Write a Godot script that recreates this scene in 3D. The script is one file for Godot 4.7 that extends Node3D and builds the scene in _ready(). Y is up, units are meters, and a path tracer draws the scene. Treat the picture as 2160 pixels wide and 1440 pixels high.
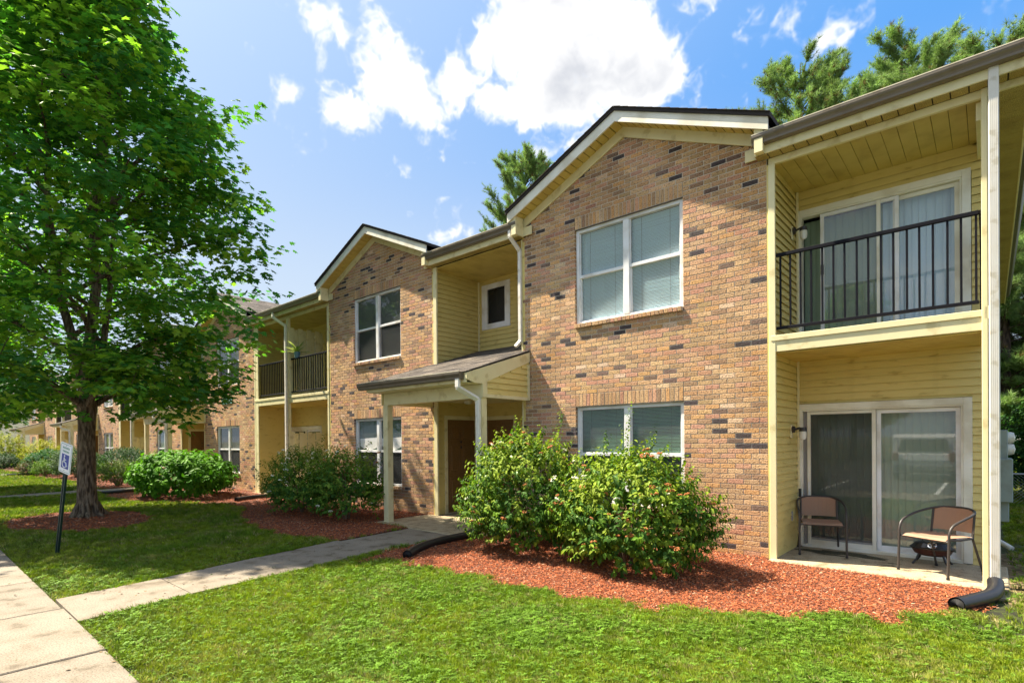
extends Node3D

var rng := RandomNumberGenerator.new()
var M := {}
var cache := {}
var names := {}

# ---------------------------------------------------------------- mesh collecting
class MB:
	var v := PackedVector3Array()
	var n := PackedVector3Array()
	var c := PackedColorArray()
	var col := Color.WHITE
	var tinted := false
	var xf := Transform3D.IDENTITY
	func put3(a: Vector3, b: Vector3, d: Vector3, na: Vector3, nb: Vector3, nd: Vector3) -> void:
		v.append(a); v.append(d); v.append(b)
		n.append(na); n.append(nd); n.append(nb)
		if tinted:
			c.append(col); c.append(col); c.append(col)
	func tri(a: Vector3, b: Vector3, d: Vector3) -> void:
		a = xf * a; b = xf * b; d = xf * d
		var nn := (b - a).cross(d - a).normalized()
		put3(a, b, d, nn, nn, nn)
	func quad(a: Vector3, b: Vector3, d: Vector3, e: Vector3) -> void:
		tri(a, b, d); tri(a, d, e)
	func face(p: Array, mid: Vector3) -> void:   # convex face turned away from mid
		var nn: Vector3 = (p[1] - p[0]).cross(p[2] - p[0])
		if nn.dot(p[0] - mid) < 0.0:
			p.reverse()
		for i in range(1, p.size() - 1):
			tri(p[0], p[i], p[i + 1])
	func box(lo: Vector3, hi: Vector3) -> void:
		cbox(lo, hi, 0.0)
	func cbox(lo: Vector3, hi: Vector3, b: float) -> void:   # box with chamfered edges
		var m := (lo + hi) / 2.0
		var h := (hi - lo) / 2.0
		for ax in 3:
			var u := (ax + 1) % 3
			var w := (ax + 2) % 3
			for s in [-1.0, 1.0]:
				var p := []
				for k in [[-1, -1], [1, -1], [1, 1], [-1, 1]]:
					var q := Vector3.ZERO
					q[ax] = s * h[ax]; q[u] = k[0] * (h[u] - b); q[w] = k[1] * (h[w] - b)
					p.append(m + q)
				face(p, m)
			if b > 0.0:
				for k in [[-1, -1], [1, -1], [1, 1], [-1, 1]]:
					var p2 := []
					for e in [-1.0, 1.0]:
						var q := Vector3.ZERO
						q[ax] = e * (h[ax] - b); q[u] = k[0] * h[u]; q[w] = k[1] * (h[w] - b)
						var q2 := q
						q2[u] = k[0] * (h[u] - b); q2[w] = k[1] * h[w]
						if e < 0.0:
							p2.append(m + q); p2.append(m + q2)
						else:
							p2.append(m + q2); p2.append(m + q)
					face(p2, m)
		if b > 0.0:
			for sx in [-1.0, 1.0]:
				for sy in [-1.0, 1.0]:
					for sz in [-1.0, 1.0]:
						var a := Vector3(sx * h.x, sy * (h.y - b), sz * (h.z - b))
						var d := Vector3(sx * (h.x - b), sy * h.y, sz * (h.z - b))
						var e := Vector3(sx * (h.x - b), sy * (h.y - b), sz * h.z)
						face([m + a, m + d, m + e], m)
	func bar(a: Vector3, b: Vector3, w: float, t: float, up := Vector3.UP) -> void:   # square bar from a to b
		var z := (b - a).normalized()
		if absf(z.dot(up)) > 0.98:
			up = Vector3.RIGHT
		var x := up.cross(z).normalized()
		var keep := xf
		xf = xf * Transform3D(Basis(x, z.cross(x), z), (a + b) / 2.0)
		var l := a.distance_to(b) / 2.0
		box(Vector3(-w / 2, -t / 2, -l), Vector3(w / 2, t / 2, l))
		xf = keep
	func prism(poly: PackedVector2Array, z0: float, z1: float) -> void:   # outline in x, y pushed along z
		if Geometry2D.is_polygon_clockwise(poly):
			poly.reverse()
		var ix := Geometry2D.triangulate_polygon(poly)
		for i in range(0, ix.size(), 3):
			var a := poly[ix[i]]; var b := poly[ix[i + 1]]; var d := poly[ix[i + 2]]
			if (b - a).cross(d - a) < 0.0:
				var t := b
				b = d; d = t
			tri(Vector3(a.x, a.y, z1), Vector3(b.x, b.y, z1), Vector3(d.x, d.y, z1))
			tri(Vector3(a.x, a.y, z0), Vector3(d.x, d.y, z0), Vector3(b.x, b.y, z0))
		for i in poly.size():
			var a := poly[i]
			var b := poly[(i + 1) % poly.size()]
			quad(Vector3(a.x, a.y, z0), Vector3(b.x, b.y, z0), Vector3(b.x, b.y, z1), Vector3(a.x, a.y, z1))
	func tube(p: Array, r: Array, sides := 8, caps := true) -> void:
		var x := Vector3.ZERO
		var rings := []
		for i in p.size():
			var z: Vector3 = (p[mini(i + 1, p.size() - 1)] - p[maxi(i - 1, 0)]).normalized()
			if i == 0:
				x = z.cross(Vector3.UP if absf(z.y) < 0.9 else Vector3.RIGHT).normalized()
			else:
				x = (x - z * x.dot(z)).normalized()
			var y := z.cross(x)
			var ring := []
			for k in sides:
				var a := TAU * k / sides
				ring.append(x * cos(a) + y * sin(a))
			rings.append(ring)
		for i in p.size() - 1:
			for k in sides:
				var k2 := (k + 1) % sides
				var a: Vector3 = xf * (p[i] + rings[i][k] * r[i])
				var b: Vector3 = xf * (p[i] + rings[i][k2] * r[i])
				var d: Vector3 = xf * (p[i + 1] + rings[i + 1][k2] * r[i + 1])
				var e: Vector3 = xf * (p[i + 1] + rings[i + 1][k] * r[i + 1])
				var na: Vector3 = xf.basis * rings[i][k]; var nb: Vector3 = xf.basis * rings[i][k2]
				var nd: Vector3 = xf.basis * rings[i + 1][k2]; var ne: Vector3 = xf.basis * rings[i + 1][k]
				put3(a, b, d, na, nb, nd); put3(a, d, e, na, nd, ne)
		if caps:
			for k in sides:
				var k2 := (k + 1) % sides
				var l := p.size() - 1
				tri(p[0], p[0] + rings[0][k2] * r[0], p[0] + rings[0][k] * r[0])
				tri(p[l], p[l] + rings[l][k] * r[l], p[l] + rings[l][k2] * r[l])
	func lathe(prof: Array, sides := 20) -> void:   # prof: Vector2(radius, height) from bottom to top round local y
		for i in prof.size() - 1:
			for k in sides:
				var a := TAU * k / sides
				var b := TAU * (k + 1) / sides
				var p0: Vector2 = prof[i]
				var p1: Vector2 = prof[i + 1]
				quad(Vector3(p0.x * sin(a), p0.y, p0.x * cos(a)), Vector3(p0.x * sin(b), p0.y, p0.x * cos(b)), Vector3(p1.x * sin(b), p1.y, p1.x * cos(b)), Vector3(p1.x * sin(a), p1.y, p1.x * cos(a)))
	func mesh() -> ArrayMesh:
		var a := []
		a.resize(Mesh.ARRAY_MAX)
		a[Mesh.ARRAY_VERTEX] = v
		a[Mesh.ARRAY_NORMAL] = n
		if tinted:
			a[Mesh.ARRAY_COLOR] = c
		var m := ArrayMesh.new()
		m.add_surface_from_arrays(Mesh.PRIMITIVE_TRIANGLES, a)
		return m

# ---------------------------------------------------------------- nodes
func numbered(called: String) -> String:
	names[called] = names.get(called, -1) + 1
	return called if names[called] == 0 else "%s_%03d" % [called, names[called]]

func thing(called: String, label: String, category: String, at := Vector3.ZERO, turn := 0.0, group := "") -> Node3D:
	var o := Node3D.new()
	o.name = numbered(called)
	add_child(o)
	o.position = at
	o.rotation.y = turn
	tag(o, label, category, group)
	return o

func tag(o: Node, label: String, category: String, group := "") -> void:
	o.set_meta("label", label)
	o.set_meta("category", category)
	if group:
		o.set_meta("group", group)

func put(parent: Node, called: String, shape, m: Material, kind := "", xf := Transform3D.IDENTITY) -> MeshInstance3D:
	var o := MeshInstance3D.new()
	o.name = numbered(called) if parent == self else called
	o.mesh = shape.mesh() if shape is MB else shape
	o.material_override = m
	o.transform = xf
	if kind:
		o.set_meta("kind", kind)
	parent.add_child(o, true)
	return o

func copies(parent: Node, called: String, shape: Mesh, m: Material, at: Array, cols: Array) -> MultiMeshInstance3D:
	var mm := MultiMesh.new()
	mm.transform_format = MultiMesh.TRANSFORM_3D
	mm.use_colors = true
	mm.mesh = shape
	mm.instance_count = at.size()
	for i in at.size():
		mm.set_instance_transform(i, at[i])
		mm.set_instance_color(i, cols[i])
	var o := MultiMeshInstance3D.new()
	o.name = numbered(called) if parent == self else called
	o.multimesh = mm
	o.material_override = m
	o.set_meta("kind", "stuff")
	parent.add_child(o, true)
	return o

func dup(o: Node3D, at: Vector3, turn: float, size: float, label: String) -> Node3D:
	var r: Node3D = o.duplicate()
	r.name = numbered(String(o.name).rstrip("_0123456789"))
	add_child(r)
	r.position = at
	r.rotation.y = turn
	r.scale = Vector3.ONE * size
	r.set_meta("label", label)
	return r

func mb() -> MB:
	return MB.new()

func V(x: float, y: float, z: float) -> Vector3:
	return Vector3(x, y, z)

func L(r: float, g: float, b: float) -> Color:
	return Color(r, g, b).linear_to_srgb()

func rf(a: float, b: float) -> float:
	return rng.randf_range(a, b)

func wall_at(o: Vector3, nrm: Vector3) -> Transform3D:   # local x along the wall, y up, z out of it
	return Transform3D(Basis(Vector3.UP.cross(nrm), Vector3.UP, nrm), o)

# ---------------------------------------------------------------- textures and materials
func noise_tex(s: int, freq: float, ramp: Array, size := 512, oct := 5, kind := FastNoiseLite.TYPE_SIMPLEX_SMOOTH) -> NoiseTexture2D:
	var f := FastNoiseLite.new()
	f.seed = s
	f.frequency = freq
	f.noise_type = kind
	f.fractal_octaves = oct
	var t := NoiseTexture2D.new()
	t.width = size; t.height = size
	t.seamless = true
	t.noise = f
	if ramp.size():
		var g := Gradient.new()
		var off := PackedFloat32Array(); var cs := PackedColorArray()
		for r in ramp:
			off.append(r[0])
			cs.append(r[1] if r[1] is Color else Color(r[1], r[1], r[1]))
		g.offsets = off; g.colors = cs
		t.color_ramp = g
	return t

func mat(called: String, c: Color, rough: float, o := {}) -> StandardMaterial3D:
	var m := StandardMaterial3D.new()
	m.resource_name = called
	m.albedo_color = c
	m.roughness = rough
	m.metallic = o.get("metal", 0.0)
	m.metallic_specular = o.get("spec", 0.5)
	if o.has("tex"):
		m.albedo_texture = o.tex
		m.uv1_triplanar = true
		m.uv1_world_triplanar = o.get("world", true)
		var s = o.get("scale", 1.0)
		m.uv1_scale = s if s is Vector3 else Vector3.ONE * s
	if o.has("bump"):
		m.heightmap_enabled = true
		m.heightmap_texture = o.bump
		m.heightmap_scale = o.get("depth", 0.5)
		m.uv1_triplanar = true
		m.uv1_world_triplanar = o.get("world", true)
		var s2 = o.get("scale", 1.0)
		m.uv1_scale = s2 if s2 is Vector3 else Vector3.ONE * s2
	if o.has("wear"):
		m.detail_enabled = true
		m.detail_blend_mode = BaseMaterial3D.BLEND_MODE_MUL
		m.detail_albedo = o.wear
		m.detail_uv_layer = BaseMaterial3D.DETAIL_UV_2
		m.uv2_triplanar = true
		m.uv2_world_triplanar = true
		var s3 = o.get("wear_scale", 0.4)
		m.uv2_scale = s3 if s3 is Vector3 else Vector3.ONE * s3
	if o.get("vc", false):
		m.vertex_color_use_as_albedo = true
	if o.has("back"):
		m.backlight_enabled = true
		m.backlight = o.back
	M[called] = m
	return m

func make_materials() -> void:
	var grime := noise_tex(11, 0.006, [[0.2, Color(0.90, 0.88, 0.84)], [0.5, Color(0.98, 0.975, 0.96)], [0.75, Color.WHITE]])
	var grime_v := noise_tex(12, 0.012, [[0.15, Color(0.90, 0.88, 0.83)], [0.33, Color(0.985, 0.98, 0.97)], [0.8, Color.WHITE]])
	var mildew := noise_tex(35, 0.02, [[0.12, Color(0.86, 0.83, 0.75)], [0.25, Color(0.98, 0.975, 0.96)], [0.5, Color.WHITE]])
	var fine := noise_tex(13, 0.05, [[0.2, 0.86], [0.6, 1.0]])
	var speck := noise_tex(14, 0.035, [[0.22, Color(0.50, 0.40, 0.34)], [0.33, Color(0.9, 0.88, 0.86)], [0.5, Color.WHITE], [0.8, Color(1.0, 0.97, 0.93)]], 512, 4)
	var rough_b := noise_tex(15, 0.03, [])
	var conc := noise_tex(16, 0.012, [[0.15, Color(0.74, 0.72, 0.68)], [0.32, Color(0.92, 0.91, 0.89)], [0.5, Color(0.96, 0.955, 0.95)], [0.8, Color.WHITE]])
	var conc_f := noise_tex(17, 0.09, [[0.25, 0.72], [0.42, 0.95], [0.7, 1.0]], 512, 3)
	var shing := noise_tex(18, 0.12, [[0.3, 0.45], [0.55, 0.95], [0.75, 1.0]], 512, 3)
	var soil := noise_tex(19, 0.02, [[0.2, Color(0.55, 0.5, 0.42)], [0.8, Color.WHITE]])
	var patch := noise_tex(20, 0.01, [[0.25, Color(0.72, 0.7, 0.5)], [0.5, Color(0.95, 0.96, 0.85)], [0.75, Color.WHITE]])
	var bark := noise_tex(21, 0.02, [[0.25, Color(0.42, 0.38, 0.34)], [0.6, Color(0.9, 0.88, 0.85)], [0.8, Color.WHITE]], 512, 5)
	var barkb := noise_tex(22, 0.022, [], 512, 5, FastNoiseLite.TYPE_SIMPLEX)
	var perf := noise_tex(23, 0.2, [[0.3, 0.62], [0.5, 1.0]], 256, 1, FastNoiseLite.TYPE_CELLULAR)
	var weave := noise_tex(24, 0.3, [[0.3, 0.8], [0.7, 1.0]], 256, 1)
	# building
	mat("mortar", L(0.70, 0.61, 0.49), 0.95, {"tex": conc_f, "scale": 2.5})
	mat("brick", Color.WHITE, 0.9, {"tex": speck, "scale": 2.2, "bump": rough_b, "depth": 0.25, "vc": true, "wear": grime, "wear_scale": 0.18})
	var bt := brick_tones()
	for i in bt.size():
		var q: Color = bt[i]
		mat("brick_%d" % i, q.linear_to_srgb(), 0.9, {"tex": speck, "scale": 2.2, "bump": rough_b, "depth": 0.25, "wear": grime, "wear_scale": 0.18})
	mat("siding", L(0.70, 0.56, 0.195), 0.5, {"wear": mildew, "wear_scale": V(0.3, 0.9, 0.3)})
	mat("trim", L(0.76, 0.68, 0.40), 0.5, {"wear": grime_v, "wear_scale": 0.5})
	mat("trim_white", L(0.82, 0.80, 0.70), 0.45, {"wear": grime, "wear_scale": 0.5})
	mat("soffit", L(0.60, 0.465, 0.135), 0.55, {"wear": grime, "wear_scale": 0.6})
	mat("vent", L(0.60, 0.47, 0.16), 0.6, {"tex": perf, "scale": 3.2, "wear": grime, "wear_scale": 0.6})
	mat("vinyl", L(0.80, 0.81, 0.83), 0.35, {"wear": grime, "wear_scale": 0.6})
	mat("vinyl_grey", L(0.30, 0.29, 0.285), 0.5)
	mat("gutter", L(0.17, 0.14, 0.105), 0.32, {"metal": 0.25, "wear": grime_v, "wear_scale": 0.6})
	mat("gutter_lip", L(0.62, 0.56, 0.42), 0.4, {"wear": grime_v, "wear_scale": 0.6})
	mat("downspout", L(0.76, 0.73, 0.67), 0.4, {"wear": grime_v, "wear_scale": 0.7})
	mat("soot", L(0.035, 0.03, 0.028), 0.8, {"tex": fine, "scale": 3.0})
	mat("shingle_0", L(0.14, 0.115, 0.095), 0.95, {"tex": shing, "scale": 3.0})
	mat("shingle_1", L(0.19, 0.155, 0.125), 0.95, {"tex": shing, "scale": 3.0})
	mat("shingle_2", L(0.10, 0.083, 0.073), 0.95, {"tex": shing, "scale": 3.0})
	mat("shingle_3", L(0.24, 0.195, 0.155), 0.95, {"tex": shing, "scale": 3.0})
	mat("roof_edge", L(0.05, 0.042, 0.04), 0.9, {"tex": shing, "scale": 3.0})
	mat("rail", L(0.006, 0.006, 0.010), 0.55, {"spec": 0.25})
	mat("door", L(0.22, 0.115, 0.035), 0.5, {"tex": fine, "scale": 1.0})
	mat("brass", L(0.75, 0.55, 0.2), 0.25, {"metal": 1.0})
	mat("dark_metal", L(0.03, 0.028, 0.028), 0.4)
	mat("steel_bar", L(0.10, 0.075, 0.055), 0.6)
	var g := mat("glass", Color(1, 1, 1, 0.04), 0.02, {"spec": 0.5})
	g.transparency = BaseMaterial3D.TRANSPARENCY_ALPHA
	var sc := mat("screen", Color(0.10, 0.115, 0.13, 0.27), 0.7)
	sc.transparency = BaseMaterial3D.TRANSPARENCY_ALPHA
	mat("blind_sky_tint", L(0.70, 0.90, 0.97), 0.6)  # white slats with the sky's blue reflection put into their colour
	mat("blind_green", L(0.32, 0.58, 0.46), 0.6)
	mat("blind_dark", L(0.06, 0.075, 0.07), 0.6)
	mat("vane_sky_tint", L(0.42, 0.58, 0.68), 0.6)  # blue of the sky mirrored in the glass, put into the vane colour
	mat("vane_green", L(0.19, 0.26, 0.17), 0.6)
	mat("paper", L(0.80, 0.78, 0.74), 0.8)
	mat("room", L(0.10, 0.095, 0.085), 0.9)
	mat("frosted", L(0.70, 0.68, 0.60), 0.25)
	mat("plaque", L(0.22, 0.48, 0.44), 0.5)
	mat("plaque_light", L(0.55, 0.75, 0.70), 0.5)
	# ground
	mat("ground", L(0.07, 0.095, 0.017), 0.95, {"tex": soil, "scale": 0.6, "wear": patch, "wear_scale": 0.12})
	mat("dirt", L(0.29, 0.21, 0.12), 0.95, {"tex": soil, "scale": 0.9, "bump": rough_b, "depth": 1.5, "wear": patch, "wear_scale": 0.5})
	mat("concrete", L(0.255, 0.212, 0.158), 0.9, {"tex": conc_f, "scale": 1.3, "bump": rough_b, "depth": 0.1, "wear": conc, "wear_scale": 0.35})
	mat("concrete_old", L(0.235, 0.196, 0.146), 0.9, {"tex": conc_f, "scale": 1.3, "bump": rough_b, "depth": 0.1, "wear": conc, "wear_scale": 0.5})
	mat("patio", L(0.46, 0.375, 0.24), 0.85, {"tex": conc_f, "scale": 1.3, "wear": conc, "wear_scale": 0.6})
	mat("moss_shadow", L(0.09, 0.085, 0.04), 0.95, {"tex": soil, "scale": 3.0})  # moss and the shadow under the chair in one dark tone
	mat("asphalt", L(0.055, 0.055, 0.057), 0.9, {"tex": conc_f, "scale": 1.0, "wear": conc, "wear_scale": 0.2})
	mat("paint", L(0.75, 0.75, 0.72), 0.7)
	mat("mulch_base", L(0.17, 0.05, 0.024), 0.95, {"tex": soil, "scale": 2.0})
	mat("mulch", Color.WHITE, 0.9, {"vc": true})
	mat("grass", Color.WHITE, 0.55, {"vc": true, "back": L(0.60, 0.70, 0.2), "spec": 0.3})
	# plants
	mat("leaf", Color.WHITE, 0.5, {"vc": true, "back": L(0.78, 1.0, 0.42), "spec": 0.3})
	mat("leaf_gloss", Color.WHITE, 0.55, {"vc": true, "back": L(0.6, 0.7, 0.2), "spec": 0.25})
	for i in 3:
		mat("leaf_%d" % i, [L(0.14, 0.26, 0.02), L(0.08, 0.18, 0.018), L(0.24, 0.34, 0.03)][i], 0.42, {"back": L(0.28, 0.34, 0.08), "spec": 0.4})
	mat("needle", Color.WHITE, 0.6, {"vc": true, "back": L(0.55, 0.6, 0.3), "spec": 0.3})
	mat("bark", L(0.27, 0.205, 0.14), 0.95, {"tex": bark, "scale": V(1.6, 0.32, 1.6), "bump": barkb, "depth": 4.0})
	mat("bark_pine", L(0.13, 0.085, 0.06), 0.95, {"tex": bark, "scale": V(1.2, 0.3, 1.2)})
	mat("twig", L(0.16, 0.11, 0.07), 0.9)
	mat("flower", L(0.82, 0.80, 0.62), 0.6)
	mat("seed", L(0.42, 0.14, 0.03), 0.7)
	# small things
	mat("hose", L(0.014, 0.014, 0.017), 0.35)
	mat("hose_inner", L(0.005, 0.005, 0.005), 0.8)
	mat("chair_frame", L(0.045, 0.038, 0.034), 0.45)
	mat("sling", L(0.47, 0.285, 0.185), 0.75, {"tex": weave, "scale": 4.0, "back": L(0.3, 0.16, 0.09)})
	mat("grill", L(0.012, 0.012, 0.014), 0.3)
	mat("grill_red", L(0.06, 0.02, 0.015), 0.4)
	mat("chrome", L(0.75, 0.75, 0.75), 0.2, {"metal": 0.9})
	mat("meter", L(0.27, 0.33, 0.33), 0.5, {"wear": grime, "wear_scale": 1.0})
	mat("sign_white", L(0.78, 0.80, 0.80), 0.4)
	mat("sign_blue", L(0.03, 0.05, 0.28), 0.4)
	mat("sign_green", L(0.02, 0.22, 0.12), 0.4)
	mat("sign_post", L(0.012, 0.035, 0.028), 0.4)
	mat("pot", L(0.10, 0.22, 0.30), 0.4)
	mat("wire", L(0.42, 0.43, 0.44), 0.4, {"metal": 0.6})
	mat("soot_soft", L(0.22, 0.19, 0.16), 0.8)
	mat("litter", Color.WHITE, 0.9, {"vc": true})
	mat("car_paint", L(0.78, 0.78, 0.77), 0.25, {"spec": 0.6})
	mat("car_glass", L(0.02, 0.025, 0.03), 0.08)
	mat("tyre", L(0.02, 0.02, 0.02), 0.8)
	mat("lamp_red", L(0.4, 0.02, 0.02), 0.2)
	mat("far_wall", L(0.72, 0.72, 0.62), 0.7)
	mat("far_brick", L(0.42, 0.26, 0.15), 0.9, {"tex": speck, "scale": 0.6})

func brick_tones() -> Array:   # linear colours
	return [Color(0.617, 0.394, 0.210), Color(0.563, 0.339, 0.185), Color(0.655, 0.436, 0.241), Color(0.523, 0.346, 0.194), Color(0.602, 0.339, 0.217), Color(0.551, 0.290, 0.194), Color(0.445, 0.283, 0.161), Color(0.380, 0.236, 0.145), Color(0.721, 0.520, 0.347), Color(0.075, 0.058, 0.062), Color(0.210, 0.138, 0.105), Color(0.628, 0.360, 0.161)]

func brick_pick() -> int:
	var q := rng.randf()
	var w := [0.16, 0.13, 0.10, 0.12, 0.08, 0.07, 0.09, 0.05, 0.03, 0.045, 0.03, 0.09]
	for i in w.size():
		q -= w[i]
		if q < 0.0:
			return i
	return 0

# ---------------------------------------------------------------- building
const CH := 0.0682          # one course of brick
const BR := 0.2032          # one brick with its joint
const UNIT := 14.844        # after this the front repeats
const GW := 4.064           # width of a brick gable
const PW := 2.382           # width of a porch bay
const BW := 4.336           # width of a double balcony bay
const RISE := 0.445
const BACK := -1.18         # back wall of the balconies
const DEEP := -1.375        # back wall of the porch bays

var unit_at := [0.0, -14.844, -29.95, -45.6]

func cells(x0: float, x1: float, y0: float, y1: float, holes: Array) -> Array:   # what is left of a rectangle round its holes
	var xs := [x0, x1]
	var ys := [y0, y1]
	for h in holes:
		for x in [h.position.x, h.end.x]:
			if x > x0 and x < x1 and not xs.has(x): xs.append(x)
		for y in [h.position.y, h.end.y]:
			if y > y0 and y < y1 and not ys.has(y): ys.append(y)
	xs.sort(); ys.sort()
	var out := []
	for i in xs.size() - 1:
		var run = null
		for j in ys.size() - 1:
			var mid := Vector2((xs[i] + xs[i + 1]) / 2, (ys[j] + ys[j + 1]) / 2)
			var open := false
			for h in holes:
				open = open or h.has_point(mid)
			if open:
				run = null
			elif run == null:
				run = [xs[i], xs[i + 1], ys[j], ys[j + 1]]
				out.append(run)
			else:
				run[3] = ys[j + 1]
	return out

func board(st: MB, l: float, h: float) -> void:   # one lap of siding: thin above, proud below
	var t := 0.024
	st.quad(V(0, 0, t), V(l, 0, t), V(l, h, 0.003), V(0, h, 0.003))
	st.quad(V(0, 0, t - 0.004), V(l, 0, t - 0.004), V(l, 0, t), V(0, 0, t))   # the lip; behind it the lap stays hollow, as vinyl does
	st.quad(V(l, 0.012, t - 0.005), V(0, 0.012, t - 0.005), V(0, 0, t - 0.004), V(l, 0, t - 0.004))
	st.tri(V(l, 0, t), V(l, 0, 0), V(l, h, 0.003))
	st.tri(V(0, 0, 0), V(0, 0, t), V(0, h, 0.003))

func siding(parent: Node, xf: Transform3D, w: float, y0: float, y1: float, holes: Array, each: bool, back := 0.06) -> Node:
	var wall := mb()
	for c in cells(0, w, y0, y1, holes):
		wall.box(V(c[0], c[2], -back), V(c[1], c[3], 0.0))
	var sheet := put(parent, "siding_wall", wall, M.siding, "", xf)
	var all := mb()
	var e := 0.1
	var k := floori(y0 / e)
	while k * e < y1:
		var ya := maxf(y0, k * e)
		var yb := minf(y1, k * e + e)
		k += 1
		if yb - ya < 0.02:
			continue
		var cuts := [0.0, w]
		for h in holes:
			if h.position.y < (ya + yb) / 2 and h.end.y > (ya + yb) / 2:
				cuts.append(h.position.x); cuts.append(h.end.x)
		cuts.sort()
		for i in range(0, cuts.size() - 1, 2):
			var l: float = cuts[i + 1] - cuts[i]
			if l < 0.02:
				continue
			if each:
				var key := "board %.2f %.2f" % [l, yb - ya]
				if not cache.has(key):
					var st := mb()
					board(st, l, yb - ya)
					cache[key] = st.mesh()
				var b := put(sheet, "siding_board", cache[key], M.siding)
				b.position = V(cuts[i], ya, rf(0.0, 0.0015))
				b.rotation.z = rf(-0.0008, 0.0008)
			else:
				all.xf = Transform3D(Basis(), V(cuts[i], ya, 0))
				board(all, l, yb - ya)
	if not each:
		put(sheet, "siding_boards", all, M.siding, "stuff")
	return sheet

func slats(w: float, h: float, pitch: float, tilt: float) -> ArrayMesh:
	var st := mb()
	var y := 0.0
	while y < h:
		st.xf = Transform3D(Basis(Vector3.RIGHT, tilt + rf(-0.04, 0.04)), V(0, y, rf(-0.001, 0.001)))
		st.box(V(0, -0.0125, -0.0006), V(w, 0.0125, 0.0006))
		y += pitch
	return st.mesh()

# a double-hung pair: frame, two upper and two lower lights, blinds, and the room behind it
func window(parent: Node, xl: float, xr: float, y0: float, y1: float, look: String, lod: int) -> void:
	var z := -0.062
	var f := mb()
	var w := xr - xl
	var mid := (xl + xr) / 2
	var my := y0 + (y1 - y0) * 0.5
	f.cbox(V(xl, y0, z - 0.06), V(xl + 0.055, y1, z + 0.02), 0.004)
	f.cbox(V(xr - 0.055, y0, z - 0.06), V(xr, y1, z + 0.02), 0.004)
	f.cbox(V(xl + 0.055, y1 - 0.06, z - 0.06), V(xr - 0.055, y1, z + 0.019), 0.004)
	f.cbox(V(xl + 0.055, y0, z - 0.06), V(xr - 0.055, y0 + 0.045, z + 0.019), 0.004)
	f.cbox(V(mid - 0.05, y0 + 0.045, z - 0.058), V(mid + 0.05, y1 - 0.06, z + 0.024), 0.004)
	var frame := put(parent, "window", f, M.vinyl)
	for s in [[xl + 0.055, mid - 0.05], [mid + 0.05, xr - 0.055]]:
		var sash := mb()
		sash.cbox(V(s[0], my - 0.025, z - 0.05), V(s[1], my + 0.025, z + 0.008), 0.004)
		sash.box(V(s[0], my + 0.025, z - 0.03), V(s[0] + 0.018, y1 - 0.06, z - 0.005))
		sash.box(V(s[1] - 0.018, my + 0.025, z - 0.03), V(s[1], y1 - 0.06, z - 0.005))
		sash.box(V(s[0], y0 + 0.045, z - 0.05), V(s[0] + 0.025, my - 0.025, z - 0.02))
		sash.box(V(s[1] - 0.025, y0 + 0.045, z - 0.05), V(s[1], my - 0.025, z - 0.02))
		put(frame, "sash", sash, M.vinyl)
		for q in [[my + 0.025, y1 - 0.06, z - 0.018], [y0 + 0.045, my - 0.025, z - 0.036]]:
			var p := mb()
			p.quad(V(s[0], q[0], q[2]), V(s[1], q[0], q[2]), V(s[1], q[1], q[2]), V(s[0], q[1], q[2]))
			put(frame, "pane", p, M.glass)
		if lod < 2 and look != "white":
			var scr := mb()
			scr.box(V(s[0], y0 + 0.045, z - 0.012), V(s[1], my - 0.025, z - 0.011))
			put(frame, "insect_screen", scr, M.screen)
		# blinds
		if look != "open":
			var low := y0 + 0.045
			if look == "valance":
				low = y0 + (y1 - y0) * 0.52
			var m: Material = {"white": M.blind_sky_tint, "green": M.blind_green, "dark": M.blind_dark, "valance": M.blind_green}[look]
			var bl := put(frame, "blind", slats(s[1] - s[0] - 0.02, y1 - 0.07 - low, 0.021, 1.2 if look != "dark" else 0.5), m, "stuff")
			bl.position = V(s[0] + 0.01, low, z - 0.062)
			var cord := mb()
			for t in [0.22, 0.78]:
				cord.box(V(lerpf(s[0], s[1], t), low, z - 0.047), V(lerpf(s[0], s[1], t) + 0.003, y1 - 0.07, z - 0.045))
			put(frame, "blind_cord", cord, M.room)
	if look == "valance":
		for s in [[xl + 0.1, mid - 0.06], [mid + 0.06, xr - 0.1]]:
			var sw := PackedVector2Array()
			for i in 13:
				var t := i / 12.0
				sw.append(Vector2(lerpf(s[0], s[1], t), my + 0.03 + 0.10 * pow(absf(t - 0.5) * 2.0, 2.0)))
			sw.append(Vector2(s[1], my + 0.33)); sw.append(Vector2(s[0], my + 0.30))
			var cl := mb()
			cl.prism(sw, z - 0.044, z - 0.041)
			put(frame, "window_cloth", cl, M.paper)
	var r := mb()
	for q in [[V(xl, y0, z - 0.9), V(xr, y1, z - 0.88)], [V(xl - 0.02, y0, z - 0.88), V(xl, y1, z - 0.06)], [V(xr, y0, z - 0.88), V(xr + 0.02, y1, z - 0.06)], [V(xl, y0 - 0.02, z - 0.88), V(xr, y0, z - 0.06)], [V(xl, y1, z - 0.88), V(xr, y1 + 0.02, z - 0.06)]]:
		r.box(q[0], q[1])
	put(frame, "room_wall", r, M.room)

func brick_mesh() -> ArrayMesh:
	if not cache.has("brick"):
		var st := mb()
		st.cbox(V(0, 0, -0.09), V(BR - 0.0105, CH - 0.0105, 0), 0.0025)
		cache.brick = st.mesh()
	return cache.brick

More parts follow.
